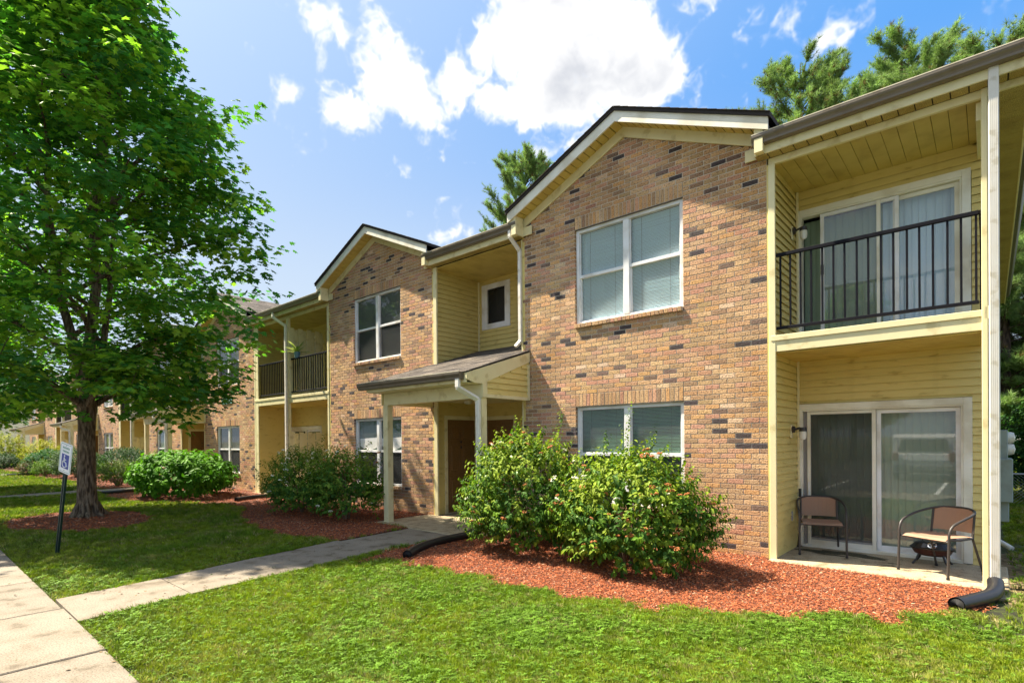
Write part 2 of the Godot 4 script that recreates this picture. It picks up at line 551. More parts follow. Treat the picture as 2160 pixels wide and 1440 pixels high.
func gable(b: Node, xr: float, lod: int, upper: String, lower: String) -> void:
	var xl := xr - GW
	var mid := xr - GW / 2
	var wl := xr - 2.947
	var wr := xr - 1.118
	var lo_top := 2.126
	var up_top := lo_top + 43 * CH
	var lo_bot := lo_top - 23 * CH
	var up_bot := up_top - 23 * CH
	var holes := [Rect2(wl, lo_bot, wr - wl, lo_top - lo_bot), Rect2(wl, up_bot, wr - wl, up_top - up_bot)]
	# the bed of mortar
	var st := mb()
	for c in cells(xl, xr, -0.1, 5.3, holes):
		var g := 0.006
		st.box(V(c[0] + (g if c[0] > xl + 0.01 and is_equal_approx(c[0], wr) else 0.0), c[2], -0.2), V(c[1] - (g if is_equal_approx(c[1], wl) else 0.0), c[3], -0.0065))
	st.prism(PackedVector2Array([Vector2(xl, 5.3), Vector2(xr, 5.3), Vector2(xr, 5.32), Vector2(mid, 6.30), Vector2(xl, 5.32)]), -0.2, -0.0065)
	var wall := put(b, "brick_wall", st, M.mortar)
	# bricks
	var at := []
	var cols := []
	var tones := brick_tones()
	var n0 := floori((0.0 - lo_top) / CH) - 1
	var rows := 0
	for r in range(n0, 62):
		var y := lo_top + r * CH
		var odd := posmod(r, 2) == 1
		for i in range(-1, 21):
			var x0 := xl + i * BR + (BR / 2 if odd else 0.0)
			var x1 := x0 + BR
			x0 = maxf(x0, xl); x1 = minf(x1, xr)
			if x1 - x0 < 0.05:
				continue
			if y + CH * 0.4 > 6.33 - RISE * absf((x0 + x1) / 2 - mid):
				continue
			var segs := [[x0, x1]]
			for h in [[lo_bot - CH, lo_top + 3 * CH], [up_bot - CH, up_top + 3 * CH]]:
				if y + CH / 2 > h[0] and y + CH / 2 < h[1]:
					var s2 := []
					for s in segs:
						if s[0] < wl - 0.02: s2.append([s[0], minf(s[1], wl)])
						if s[1] > wr + 0.02: s2.append([maxf(s[0], wr), s[1]])
					segs = s2
			for s in segs:
				var full: float = (s[1] - s[0]) / BR
				if full < 0.2:
					continue
				var t := brick_pick()
				if tones[t].r < 0.1 and rng.randf() < 0.45 and at.size():   # dark bricks come in small groups
					pass
				var q := Transform3D(Basis.from_scale(V((s[1] - s[0] - 0.0105) / (BR - 0.0105), 1, 1)), V(s[0] + 0.005, y + 0.005, rf(-0.0022, 0.0008)))
				q.basis = q.basis.rotated(Vector3.BACK, rf(-0.002, 0.002))
				if lod == 0 and xr > -1.0 and s[0] > xr - 0.83 and rows < 300:
					var o := put(wall, "brick", brick_mesh(), M["brick_%d" % t])
					o.transform = q
					rows += 1
				else:
					at.append(q)
					var f := rf(0.88, 1.11)
					cols.append(Color(tones[t].r * f, tones[t].g * f * rf(0.96, 1.04), tones[t].b * f * rf(0.92, 1.08)))
	# soldier courses over the windows and rowlock sills under them
	for h in [[lo_top, lo_bot], [up_top, up_bot]]:
		for i in 27:
			var t := brick_pick()
			if (t == 9 or t == 10) and rng.randf() < 0.6: t = 2
			var f := rf(0.88, 1.14)
			at.append(Transform3D(Basis(V(0, -1, 0), V(1, 0, 0), V(0, 0, 1)) , V(wl + i * BR / 3 + 0.004, h[0] + BR - 0.004, rf(-0.002, 0.001))))
			cols.append(Color(tones[t].r * f, tones[t].g * f, tones[t].b * f))
			t = brick_pick()
			if t == 9 or t == 8: t = 7
			f = rf(0.8, 1.05)
			at.append(Transform3D(Basis(V(0, 0, -0.65), V(1, 0, 0), V(0, -0.68, 0)), V(wl + i * BR / 3 + 0.004, h[1] - 0.067 + rf(-0.002, 0.002), 0.045 + rf(-0.003, 0.003))))
			cols.append(Color(tones[t].r * f, tones[t].g * f, tones[t].b * f))
		var sb := mb()
		sb.box(V(wl, h[1] - CH + 0.008, -0.1), V(wr, h[1] - 0.009, 0.036))
		put(wall, "sill_bed", sb, M.mortar)
		var ln := mb()
		ln.box(V(wl + 0.002, h[0] - 0.009, -0.1), V(wr - 0.002, h[0] - 0.002, -0.004))
		put(wall, "lintel", ln, M.steel_bar)
	copies(wall, "bricks", brick_mesh(), M.brick, at, cols)
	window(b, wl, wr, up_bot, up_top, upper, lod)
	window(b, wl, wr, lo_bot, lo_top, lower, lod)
	# gable trim: frieze board, soffit, rake board, roof
	var a := atan(RISE)
	var half := GW / 2
	for s in [-1.0, 1.0]:
		var fz := mb()
		fz.prism(PackedVector2Array([Vector2(mid, 6.25), Vector2(mid, 6.43), Vector2(mid + s * (half + 0.06), 6.43 - RISE * (half + 0.06)), Vector2(mid + s * (half + 0.06), 6.25 - RISE * (half + 0.06))]), 0.002, 0.028)
		put(b, "frieze_board", fz, M.trim)
		var rk := mb()
		rk.prism(PackedVector2Array([Vector2(mid, 6.375), Vector2(mid, 6.535), Vector2(mid + s * (half + 0.10), 6.535 - RISE * (half + 0.10)), Vector2(mid + s * (half + 0.10), 6.375 - RISE * (half + 0.10))]), 0.275, 0.30)
		put(b, "rake_board", rk, M.trim_white)
		# soffit panels between them
		var n := 18
		var all := mb()
		var run := (half + 0.10) / n
		for i in n:
			var pa := PackedVector2Array()
			for q in [[i + 0.06, 0.0], [i + 0.94, 0.0], [i + 0.94, 0.015], [i + 0.06, 0.015]]:
				pa.append(Vector2(mid + s * q[0] * run, 6.405 + q[1] - RISE * q[0] * run))
			if lod == 0:
				var p := mb()
				p.prism(pa, 0.028, 0.276)
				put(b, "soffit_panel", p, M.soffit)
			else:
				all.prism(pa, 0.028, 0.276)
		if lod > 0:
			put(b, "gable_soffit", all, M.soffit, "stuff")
		var over := mb()
		over.prism(PackedVector2Array([Vector2(mid, 6.425), Vector2(mid, 6.44), Vector2(mid + s * (half + 0.10), 6.44 - RISE * (half + 0.10)), Vector2(mid + s * (half + 0.10), 6.425 - RISE * (half + 0.10))]), 0.026, 0.277)
		put(b, "soffit_backing", over, M.roof_edge)
		# boxed return at the foot of the rake
		var cx: float = mid + s * half
		var bx := mb()
		bx.cbox(V(minf(cx, cx - s * 0.25), 5.215, 0.03), V(maxf(cx, cx - s * 0.25), 5.37, 0.05), 0.003)
		bx.prism(PackedVector2Array([Vector2(cx - s * 0.07, 5.20), Vector2(cx + s * 0.03, 5.20), Vector2(cx + s * 0.03, 5.50), Vector2(cx - s * 0.07, 5.52)]), 0.052, 0.272)
		put(b, "eave_return", bx, M.trim)
		# roof slope
		roof_slope(b, mid, s, lod)

func roof_slope(b: Node, mid: float, s: float, lod: int) -> void:
	var half := GW / 2 + 0.13
	var st := mb()
	st.prism(PackedVector2Array([Vector2(mid, 6.535), Vector2(mid, 6.585), Vector2(mid + s * half, 6.585 - RISE * half), Vector2(mid + s * half, 6.535 - RISE * half)]), -5.0, 0.325)
	var deck := put(b, "gable_roof", st, M.roof_edge)
	var sh := mb()
	sh.tinted = true
	var course := 0.14
	var len := half / cos(atan(RISE))
	var k := 0
	while (k + 0.5) * course < len:
		var d0 := len - k * course
		var d1 := maxf(0.0, d0 - course - 0.01)
		var z := 0.345
		while z > (-4.9 if lod < 2 else -2.0):
			var w := rf(0.18, 0.34)
			var g := [0.13, 0.17, 0.10, 0.21][rng.randi() % 4] as float
			sh.col = Color(g, g * 0.83, g * 0.74)
			var t := rf(0.006, 0.011)
			var c := cos(atan(RISE))
			var sn := sin(atan(RISE))
			var nrm := V(s * sn, c, 0)
			var p0 := V(mid + s * d0 * c, 6.587 - d0 * sn, 0)
			var p1 := V(mid + s * d1 * c, 6.587 - d1 * sn, 0)
			var za := V(0, 0, z)
			var zb := V(0, 0, z - w + 0.004)
			var q := [p0 + za + nrm * t, p0 + zb + nrm * t, p1 + zb + nrm * 0.002, p1 + za + nrm * 0.002]
			var m := V(mid + s * 1.0, 0, -2)
			sh.face(q, m)
			sh.face([p0 + za, p0 + zb, p0 + zb + nrm * t, p0 + za + nrm * t], m)
			sh.face([p0 + za, p1 + za, p1 + za + nrm * 0.002, p0 + za + nrm * t], m + V(0, 0, -5))
			z -= w
		k += 1
	cache_mat_shingle()
	put(deck, "shingles", sh, M.shingle_vc, "stuff")

func cache_mat_shingle() -> void:
	if not M.has("shingle_vc"):
		var m: StandardMaterial3D = M.shingle_0.duplicate()
		m.albedo_color = Color.WHITE
		m.vertex_color_use_as_albedo = true
		M.shingle_vc = m

# gutter, fascia and vented soffit along an eave from x0 to x1
func eave(b: Node, x0: float, x1: float, lod: int) -> void:
	var along := Transform3D(Basis(V(0, 0, 1), V(0, 1, 0), V(-1, 0, 0)), Vector3.ZERO)
	gutter(b, along, 0.175, 5.30, -x1, -x0)
	var f := mb()
	f.cbox(V(x0, 5.20, 0.15), V(x1, 5.41, 0.172), 0.003)
	put(b, "fascia_board", f, M.trim)
	var all := mb()
	var n := roundi((x1 - x0) / 0.152)
	for i in n:
		var a := lerpf(x0, x1, (i + 0.04) / n)
		var c := lerpf(x0, x1, (i + 0.96) / n)
		var p := mb() if lod == 0 else all
		p.cbox(V(a, 5.195, 0.004), V(c, 5.207, 0.15), 0.002)
		if lod == 0:
			put(b, "soffit_panel", p, M.vent)
	if lod > 0:
		put(b, "eave_soffit", all, M.vent, "stuff")
	var bk := mb()
	bk.box(V(x0, 5.208, 0.0), V(x1, 5.22, 0.15))
	put(b, "soffit_backing", bk, M.roof_edge)
	var drip := mb()
	drip.xf = along
	drip.prism(PackedVector2Array([Vector2(0.22, 5.425), Vector2(0.22, 5.44), Vector2(-0.3, 5.657), Vector2(-0.3, 5.64)]), -x1, -x0)
	put(b, "roof_edge", drip, M.roof_edge)

func gutter(b: Node, along: Transform3D, z: float, y: float, t0: float, t1: float) -> void:
	var st := mb()
	st.xf = along
	st.prism(PackedVector2Array([Vector2(z, y), Vector2(z + 0.062, y), Vector2(z + 0.075, y + 0.012), Vector2(z + 0.078, y + 0.035), Vector2(z + 0.086, y + 0.055), Vector2(z + 0.1, y + 0.075), Vector2(z + 0.106, y + 0.095), Vector2(z + 0.106, y + 0.122), Vector2(z + 0.098, y + 0.122), Vector2(z + 0.094, y + 0.09), Vector2(z + 0.07, y + 0.05), Vector2(z + 0.065, y + 0.01), Vector2(z + 0.004, y + 0.01), Vector2(z + 0.004, y + 0.128), Vector2(z, y + 0.128)]), t0, t1)
	var g := put(b, "gutter", st, M.gutter)
	var lip := mb()
	lip.xf = along
	lip.prism(PackedVector2Array([Vector2(z + 0.094, y + 0.1225), Vector2(z + 0.108, y + 0.1225), Vector2(z + 0.108, y + 0.133), Vector2(z + 0.094, y + 0.133)]), t0 - 0.002, t1 + 0.002)
	put(g, "gutter_lip", lip, M.gutter_lip)
	for t in [t0, t1]:
		var cap := mb()
		cap.xf = along
		cap.prism(PackedVector2Array([Vector2(z, y), Vector2(z + 0.062, y), Vector2(z + 0.08, y + 0.03), Vector2(z + 0.106, y + 0.085), Vector2(z + 0.106, y + 0.12), Vector2(z, y + 0.12)]), t - 0.003, t + 0.003)
		put(g, "end_cap", cap, M.gutter)

# a rectangular downspout through the given points, ribbed in front
func downspout(b: Node, pts: Array, face: Vector3, w := 0.082, d := 0.056, ribs := true) -> Node:
	var st := mb()
	for i in pts.size() - 1:
		var a: Vector3 = pts[i]
		var c: Vector3 = pts[i + 1]
		var z := (c - a).normalized()
		var x := face.cross(z).normalized()
		var ext := 0.0 if i == 0 else 0.012
		st.xf = Transform3D(Basis(x, z.cross(x), z), a - z * ext)
		var l := a.distance_to(c) + ext
		st.cbox(V(-w / 2, -d / 2, 0), V(w / 2, d / 2, l), 0.006)
		if ribs and l > 0.5:
			for k in 5:
				var rx := (k - 2) * w * 0.17
				for sy in [-1.0, 1.0]:
					st.box(V(rx - 0.0035, sy * d / 2 - 0.003, 0.02), V(rx + 0.0035, sy * d / 2 + 0.003, l - 0.02))
	return put(b, "downspout", st, M.downspout)

func railing(b: Node, x0: float, x1: float, n: int, each: bool, z := -0.05) -> void:
	var r := mb()
	r.cbox(V(x0, 3.918, z - 0.024), V(x1, 3.96, z + 0.024), 0.004)
	r.cbox(V(x0, 2.98, z - 0.018), V(x1, 3.017, z + 0.018), 0.004)
	var rail := put(b, "railing", r, M.rail)
	if not cache.has("baluster"):
		var s := mb()
		s.cbox(V(-0.0105, 3.016, -0.0105), V(0.0105, 3.919, 0.0105), 0.002)
		cache.baluster = s.mesh()
	var all := mb()
	for i in n:
		var x := lerpf(x0, x1, (i + 0.85) / n)
		if each:
			put(rail, "baluster", cache.baluster, M.rail, "", Transform3D(Basis(Vector3.BACK, rf(-0.0015, 0.0015)), V(x, 0, z)))
		else:
			all.box(V(x - 0.0085, 3.016, z - 0.0085), V(x + 0.0085, 3.919, z + 0.0085))
	if not each:
		put(rail, "balusters", all, M.rail, "stuff")

func vanes(parent: Node, x0: float, x1: float, y0: float, y1: float, z: float, m: Material, turn: float) -> void:
	if not cache.has("vane %.2f" % (y1 - y0)):
		var s := mb()
		for i in 6:
			var a := (i - 3) / 3.0 * 0.045
			var c := (i - 2) / 3.0 * 0.045
			var za := 0.006 * (1.0 - pow(a / 0.045, 2.0))
			var zc := 0.006 * (1.0 - pow(c / 0.045, 2.0))
			s.quad(V(a, 0, za), V(c, 0, zc), V(c, y1 - y0, zc), V(a, y1 - y0, za))
		cache["vane %.2f" % (y1 - y0)] = s.mesh()
	var x := x0 + 0.04
	while x < x1:
		put(parent, "vane", cache["vane %.2f" % (y1 - y0)], m, "", Transform3D(Basis(Vector3.UP, turn + rf(-0.12, 0.12)) * Basis(Vector3.BACK, rf(-0.004, 0.004)), V(x, y0, z)))
		x += 0.078

func leaf_panel(parent: Node, x0: float, x1: float, y0: float, y1: float, z: float, s: float, m: Material) -> void:   # one glazed leaf of a sliding door
	var f := mb()
	f.cbox(V(x0, y0, z - 0.018), V(x0 + s, y1, z + 0.018), 0.003)
	f.cbox(V(x1 - s, y0, z - 0.018), V(x1, y1, z + 0.018), 0.003)
	f.cbox(V(x0 + s, y1 - s, z - 0.017), V(x1 - s, y1, z + 0.017), 0.003)
	f.cbox(V(x0 + s, y0, z - 0.017), V(x1 - s, y0 + s * 1.5, z + 0.017), 0.003)
	put(parent, "leaf_frame", f, m)
	for dz in [-0.006, 0.006]:
		var p := mb()
		p.quad(V(x0 + s, y0 + s * 1.5, z + dz), V(x1 - s, y0 + s * 1.5, z + dz), V(x1 - s, y1 - s, z + dz), V(x0 + s, y1 - s, z + dz))
		put(parent, "pane", p, M.glass)

func slider(b: Node, x0: float, x1: float, y0: float, y1: float, upper: bool, lod: int) -> void:
	var z := BACK
	var f := mb()
	f.cbox(V(x0, y0, z), V(x0 + 0.045, y1, z + 0.03), 0.003)
	f.cbox(V(x1 - 0.085, y0, z), V(x1, y1, z + 0.03), 0.003)
	f.cbox(V(x0 + 0.045, y1 - 0.085, z), V(x1 - 0.085, y1, z + 0.03), 0.003)
	f.cbox(V(x0 + 0.045, y0 - 0.01, z - 0.09), V(x1 - 0.085, y0 + 0.03, z + 0.022), 0.003)
	f.box(V(x0 + 0.045, y1 - 0.105, z - 0.1), V(x1 - 0.085, y1 - 0.086, z + 0.018))
	f.box(V(x1 - 0.105, y0, z - 0.1), V(x1 - 0.086, y1 - 0.106, z + 0.018))
	f.box(V(x0 + 0.046, y0, z - 0.1), V(x0 + 0.062, y1 - 0.106, z + 0.018))
	var d := put(b, "sliding_door", f, M.trim_white)
	var ya := y0 + 0.03
	var yb := y1 - 0.11
	var mid := (x0 + x1) / 2
	if upper:
		leaf_panel(d, mid + 0.17, x1 - 0.106, ya, yb, z - 0.06, 0.05, M.trim_white)
		leaf_panel(d, x0 + 0.29, mid + 0.24, ya, yb, z - 0.015, 0.045, M.vinyl)
		var st := mb()
		st.cbox(V(mid - 0.0, ya, z - 0.02), V(mid + 0.045, yb, z + 0.015), 0.003)
		put(d, "stile", st, M.trim_white)
		var h := mb()
		h.cbox(V(x0 + 0.30, y0 + 0.97, z + 0.005), V(x0 + 0.335, y0 + 1.11, z + 0.035), 0.004)
		put(d, "door_latch", h, M.dark_metal)
		vanes(d, x0 + 0.06, mid + 0.05, y0, y1 - 0.12, z - 0.2, M.vane_green, 0.25)
		vanes(d, mid + 0.05, x1 - 0.1, y0, y1 - 0.12, z - 0.2, M.vane_sky_tint, 0.2)
	else:
		leaf_panel(d, mid - 0.02, x1 - 0.106, ya, yb, z - 0.06, 0.05, M.vinyl)
		leaf_panel(d, x0 + 0.115, mid - 0.02, ya, yb, z - 0.015, 0.045, M.trim_white)
		var sd := mb()
		sd.cbox(V(x0 + 0.063, ya, z - 0.05), V(x0 + 0.16, yb, z - 0.036), 0.003)
		sd.cbox(V(x0 + 0.16, ya, z - 0.05), V(mid - 0.07, ya + 0.12, z - 0.036), 0.003)
		put(d, "screen_frame", sd, M.vinyl_grey)
		var sc := mb()
		sc.box(V(x0 + 0.16, ya + 0.1, z + 0.006), V(mid - 0.066, yb - 0.04, z + 0.007))
		put(d, "insect_screen", sc, M.screen)
		var h := mb()
		h.cbox(V(x0 + 0.01, y0 + 0.70, z + 0.03), V(x0 + 0.045, y0 + 0.82, z + 0.05), 0.004)
		put(d, "door_latch", h, M.dark_metal)
		var h2 := mb()
		h2.cbox(V(x0 + 0.125, y0 + 0.68, z + 0.004), V(x0 + 0.14, y0 + 0.92, z + 0.02), 0.004)
		put(d, "door_handle", h2, M.vinyl)
		vanes(d, x0 + 0.06, x1 - 0.1, y0, y1 - 0.12, z - 0.2, M.vane_green, 0.15)
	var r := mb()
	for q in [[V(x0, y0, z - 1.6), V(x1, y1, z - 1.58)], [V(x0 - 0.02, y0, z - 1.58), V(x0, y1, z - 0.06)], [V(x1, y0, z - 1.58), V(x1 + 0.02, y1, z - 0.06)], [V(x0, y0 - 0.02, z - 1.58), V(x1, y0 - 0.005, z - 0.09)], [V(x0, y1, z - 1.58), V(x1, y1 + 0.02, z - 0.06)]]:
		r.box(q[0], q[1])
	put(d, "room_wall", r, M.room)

func wall_lamp(b: Node, at: Vector3, side: float) -> void:   # jelly-jar lamp on a bracket
	var p := mb()
	p.cbox(at + V(0 if side > 0 else -0.02, -0.09, -0.045), at + V(0.02 if side > 0 else 0, 0.09, 0.045), 0.004)
	var lamp := put(b, "wall_lamp", p, M.trim)
	var q := mb()
	q.tube([at + V(side * 0.02, 0.03, 0), at + V(side * 0.05, 0.03, 0)], [0.05, 0.045], 14)
	q.tube([at + V(side * 0.05, 0.03, 0), at + V(side * 0.11, 0.045, 0), at + V(side * 0.15, 0.03, 0)], [0.016, 0.016, 0.016], 8)
	q.tube([at + V(side * 0.15, 0.055, 0), at + V(side * 0.15, 0.0, 0)], [0.042, 0.05], 14)
	put(lamp, "lamp_bracket", q, M.dark_metal)
	var g := mb()
	g.tube([at + V(side * 0.15, 0.0, 0), at + V(side * 0.15, -0.05, 0), at + V(side * 0.15, -0.1, 0), at + V(side * 0.15, -0.115, 0)], [0.043, 0.047, 0.04, 0.02], 14)
	put(lamp, "glass_jar", g, M.frosted)

func panel_door(b: Node, xf: Transform3D, w: float, h: float, knob_right: bool) -> void:   # six-panel door in its casing, local x along the wall
	var c := mb()
	c.cbox(V(-0.085, 0, 0.0), V(0.0, h + 0.085, 0.03), 0.003)
	c.cbox(V(w, 0, 0.0), V(w + 0.085, h + 0.085, 0.03), 0.003)
	c.cbox(V(0.0, h, 0.0), V(w, h + 0.085, 0.029), 0.003)
	c.cbox(V(0.0, 0.0, -0.05), V(w, 0.025, 0.02), 0.003)
	var casing := put(b, "door_casing", c, M.trim, "", xf)
	var d := mb()
	d.box(V(0, 0.025, -0.045), V(w, h, -0.012))
	var door := put(casing, "door", d, M.door)
	var cols := [[0.11, w / 2 - 0.05], [w / 2 + 0.05, w - 0.11]]
	for r in [[0.2, 0.78], [0.9, 1.5], [1.6, h - 0.14]]:
		for q in cols:
			var p := mb()
			p.box(V(q[0], r[0], -0.0122), V(q[1], r[1], -0.0118))
			p.cbox(V(q[0] - 0.012, r[0] - 0.012, -0.02), V(q[1] + 0.012, r[0] + 0.004, -0.005), 0.003)
			p.cbox(V(q[0] - 0.012, r[1] - 0.004, -0.02), V(q[1] + 0.012, r[1] + 0.012, -0.005), 0.003)
			p.cbox(V(q[0] - 0.012, r[0], -0.02), V(q[0] + 0.004, r[1], -0.0052), 0.003)
			p.cbox(V(q[1] - 0.004, r[0], -0.02), V(q[1] + 0.012, r[1], -0.0052), 0.003)
			p.cbox(V(q[0] + 0.035, r[0] + 0.035, -0.02), V(q[1] - 0.035, r[1] - 0.035, -0.003), 0.008)
			put(door, "door_panel", p, M.door)
	var k := mb()
	var kx := w - 0.065 if knob_right else 0.065
	k.tube([V(kx, 1.0, -0.012), V(kx, 1.0, 0.02), V(kx, 1.0, 0.03), V(kx, 1.0, 0.05), V(kx, 1.0, 0.062)], [0.028, 0.012, 0.024, 0.03, 0.016], 14)
	put(door, "door_knob", k, M.brass)
	var kn := mb()
	kn.cbox(V(w / 2 - 0.02, 1.53, -0.012), V(w / 2 + 0.02, 1.57, 0.01), 0.005)
	kn.cbox(V(w / 2 - 0.015, 1.40, -0.012), V(w / 2 + 0.015, 1.46, 0.012), 0.005)
	put(door, "door_knocker", kn, M.dark_metal)

func porch_bay(b: Node, xr: float, lod: int) -> void:   # the recess with two entrance doors, and the porch before it
	var xl := xr - PW
	var each := lod == 0
	eave(b, xl - 0.08, xr + 0.06, lod)
	# walls of the recess
	var left := wall_at(V(xl, 0, 0), Vector3.RIGHT)   # faces +x, local x runs inwards
	siding(b, left, -DEEP, 0.0, 5.2, [Rect2(0.3, -0.1, 0.95, 2.22)], each, 0.05)
	siding(b, wall_at(V(xl, 0, DEEP), Vector3.BACK), PW, 0.0, 5.2, [Rect2(0.12, 4.06, 0.83, 1.0), Rect2(0.11, -0.1, 0.94, 2.22)], each)
	siding(b, wall_at(V(xr, 0, DEEP), Vector3.LEFT), -DEEP, 0.0, 5.2, [], false, 0.05)
	var tr := mb()
	tr.cbox(V(xl, 0, -0.02), V(xl + 0.1, 5.19, 0.022), 0.004)
	tr.cbox(V(xr - 0.03, 0, -0.05), V(xr - 0.001, 5.19, 0.004), 0.004)
	tr.cbox(V(xl + 0.017, 3.58, DEEP + 0.016), V(xl + 0.05, 5.16, DEEP + 0.045), 0.004)
	put(b, "corner_trim", tr, M.trim)
	var ce := mb()
	for i in 16:
		var x := lerpf(xl, xr, i / 16.0)
		ce.cbox(V(x + 0.002, 5.165, DEEP), V(x + PW / 16 - 0.002, 5.18, 0.0), 0.002)
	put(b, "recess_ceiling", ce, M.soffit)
	# small upper window
	var wx := xl + 0.12
	var f := mb()
	f.cbox(V(wx, 4.06, DEEP), V(wx + 0.13, 5.06, DEEP + 0.03), 0.003)
	f.cbox(V(wx + 0.70, 4.06, DEEP), V(wx + 0.83, 5.06, DEEP + 0.03), 0.003)
	f.cbox(V(wx + 0.13, 4.95, DEEP), V(wx + 0.70, 5.06, DEEP + 0.029), 0.003)
	f.cbox(V(wx + 0.13, 4.06, DEEP), V(wx + 0.70, 4.18, DEEP + 0.029), 0.003)
	f.box(V(wx + 0.13, 4.18, DEEP - 0.03), V(wx + 0.16, 4.95, DEEP + 0.015))
	f.box(V(wx + 0.67, 4.18, DEEP - 0.03), V(wx + 0.70, 4.95, DEEP + 0.015))
	var fr := put(b, "window", f, M.vinyl)
	var p := mb()
	p.quad(V(wx + 0.16, 4.18, DEEP), V(wx + 0.67, 4.18, DEEP), V(wx + 0.67, 4.95, DEEP), V(wx + 0.16, 4.95, DEEP))
	put(fr, "pane", p, M.glass)
	var sc := mb()
	sc.box(V(wx + 0.16, 4.18, DEEP + 0.008), V(wx + 0.67, 4.95, DEEP + 0.009))
	put(fr, "insect_screen", sc, M.screen)
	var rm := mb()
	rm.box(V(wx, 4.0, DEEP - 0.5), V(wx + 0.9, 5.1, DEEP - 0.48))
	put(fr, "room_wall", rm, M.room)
	# doors
	panel_door(b, left * Transform3D(Basis(), V(0.345, 0.0, 0)), 0.86, 2.03, true)
	panel_door(b, wall_at(V(xl + 0.16, 0, DEEP), Vector3.BACK), 0.86, 2.03, false)
	# porch roof
	var px0 := xl - 0.16
	var px1 := xr + 0.158
	var sl := (3.607 - 2.675) / (1.60 - DEEP)
	var yt := func(z: float) -> float: return 2.675 + (1.60 - z) * sl
	var across := Transform3D(Basis(V(0, 0, 1), V(0, 1, 0), V(-1, 0, 0)), Vector3.ZERO)
	var dk := mb()
	dk.xf = across
	dk.prism(PackedVector2Array([Vector2(1.60, 2.655), Vector2(1.60, 2.675), Vector2(0.012, yt.call(0.012)), Vector2(0.012, yt.call(0.012) - 0.03)]), -px1 + 0.012, -px0 - 0.012)
	dk.prism(PackedVector2Array([Vector2(0.012, yt.call(0.012) - 0.03), Vector2(0.012, yt.call(0.012)), Vector2(DEEP, 3.607), Vector2(DEEP, 3.577)]), -xr + 0.004, -xl - 0.004)
	var roof := put(b, "porch_roof", dk, M.roof_edge)
	var course := 0.142
	var c := 1.0 / sqrt(1 + sl * sl)
	var rows := int((1.62 - DEEP) / c / course)
	var sh_all := mb()
	for r in rows:
		var z0 := 1.635 - r * course * c
		var z1 := z0 - (course + 0.02) * c
		var xa := px0 if z0 > 0.14 else xl + 0.005
		var xb := px1 if z0 > 0.14 else xr - 0.005
		var x := xa - rf(0.0, 0.15)
		while x < xb:
			var w := rf(0.24, 0.36)
			var s0 := maxf(x, xa)
			var s1 := minf(x + w - 0.006, xb)
			x += w
			if s1 - s0 < 0.03:
				continue
			var t := rf(0.008, 0.013)
			var ya: float = yt.call(z0)
			var yb: float = yt.call(z1)
			var j := rf(-0.004, 0.004)
			var pts := [V(s0, ya + t, z0 + j), V(s1, ya + t, z0 + j), V(s1, yb + 0.003, z1), V(s0, yb + 0.003, z1)]
			var q := mb() if each else sh_all
			q.quad(pts[0], pts[1], pts[2], pts[3])
			q.quad(pts[0] - V(0, t, 0), pts[1] - V(0, t, 0), pts[1], pts[0])
			q.quad(pts[1] - V(0, t, 0), pts[2] - V(0, 0.003, 0), pts[2], pts[1])
			q.quad(pts[3] - V(0, 0.003, 0), pts[0] - V(0, t, 0), pts[0], pts[3])
			if each:
				put(roof, "shingle", q, M["shingle_%d" % (rng.randi() % 4)])
	if not each:
		put(roof, "shingles", sh_all, M.shingle_0, "stuff")
	gutter(b, across, 1.60, 2.545, -px1 + 0.08, -px0 + 0.16)
	var tm := mb()
	tm.cbox(V(px0, 2.50, 1.575), V(px1 - 0.03, 2.655, 1.597), 0.003)          # fascia
	tm.box(V(px0 + 0.02, 2.495, 1.25), V(px1 - 0.04, 2.505, 1.575))            # little soffit
	put(b, "porch_fascia", tm, M.trim)
	var bm := mb()
	bm.cbox(V(px0 + 0.06, 2.27, 1.12), V(px1 - 0.03, 2.495, 1.245), 0.004)     # front beam
	for x in [px0 + 0.01, px1 - 0.13]:
		bm.cbox(V(x + 0.02, 2.285, 0.01), V(x + 0.12, 2.40, 1.12), 0.004)
	put(b, "porch_beam", bm, M.trim)
	var cl := mb()
	cl.box(V(px0 + 0.03, 2.40, 0.0), V(px1 - 0.03, 2.42, 1.12))
	cl.box(V(xl, 2.40, DEEP), V(xr, 2.42, 0.0))
	put(b, "porch_ceiling", cl, M.trim)
	for s in [0, 1]:
		var x := px1 - 0.02 if s else px0 + 0.02
		var o := 1.0 if s else -1.0
		var gb := mb()
		gb.xf = across
		var xa := -x - (0.0 if s else 0.02)
		gb.prism(PackedVector2Array([Vector2(0.01, 2.29), Vector2(1.24, 2.29), Vector2(1.24, 2.60), Vector2(0.01, 2.97)]), xa, xa + 0.02)
		var gw := put(b, "porch_gable", gb, M.siding)
		var g0 := V(x, 0, 1.24) if s else V(x, 0, 0.01)
		var gx := wall_at(g0, V(o, 0, 0))
		var all := mb()
		for r in 7:
			var y := 2.335 + r * 0.1
			var reach := 1.22
			if y > 2.55:
				reach = 1.22 - (y - 2.5) / sl * 0.93
			if reach < 0.1:
				continue
			var q := mb() if each else all
			q.xf = gx * Transform3D(Basis(), V(1.23 - reach if s else 0.0, y, 0.0))
			board(q, reach, 0.1)
			if each:
				put(gw, "siding_board", q, M.siding)
		if not each:
			put(gw, "siding_boards", all, M.siding, "stuff")
		var rt := mb()
		rt.xf = across
		var xb2 := -x - 0.024 if s else -x - 0.003
		rt.prism(PackedVector2Array([Vector2(0.012, yt.call(0.012) - 0.035), Vector2(1.62, 2.675 - 0.03), Vector2(1.62, 2.55), Vector2(1.44, 2.50), Vector2(1.24, 2.50), Vector2(0.012, yt.call(0.012) - 0.205)]), xb2, xb2 + 0.027)
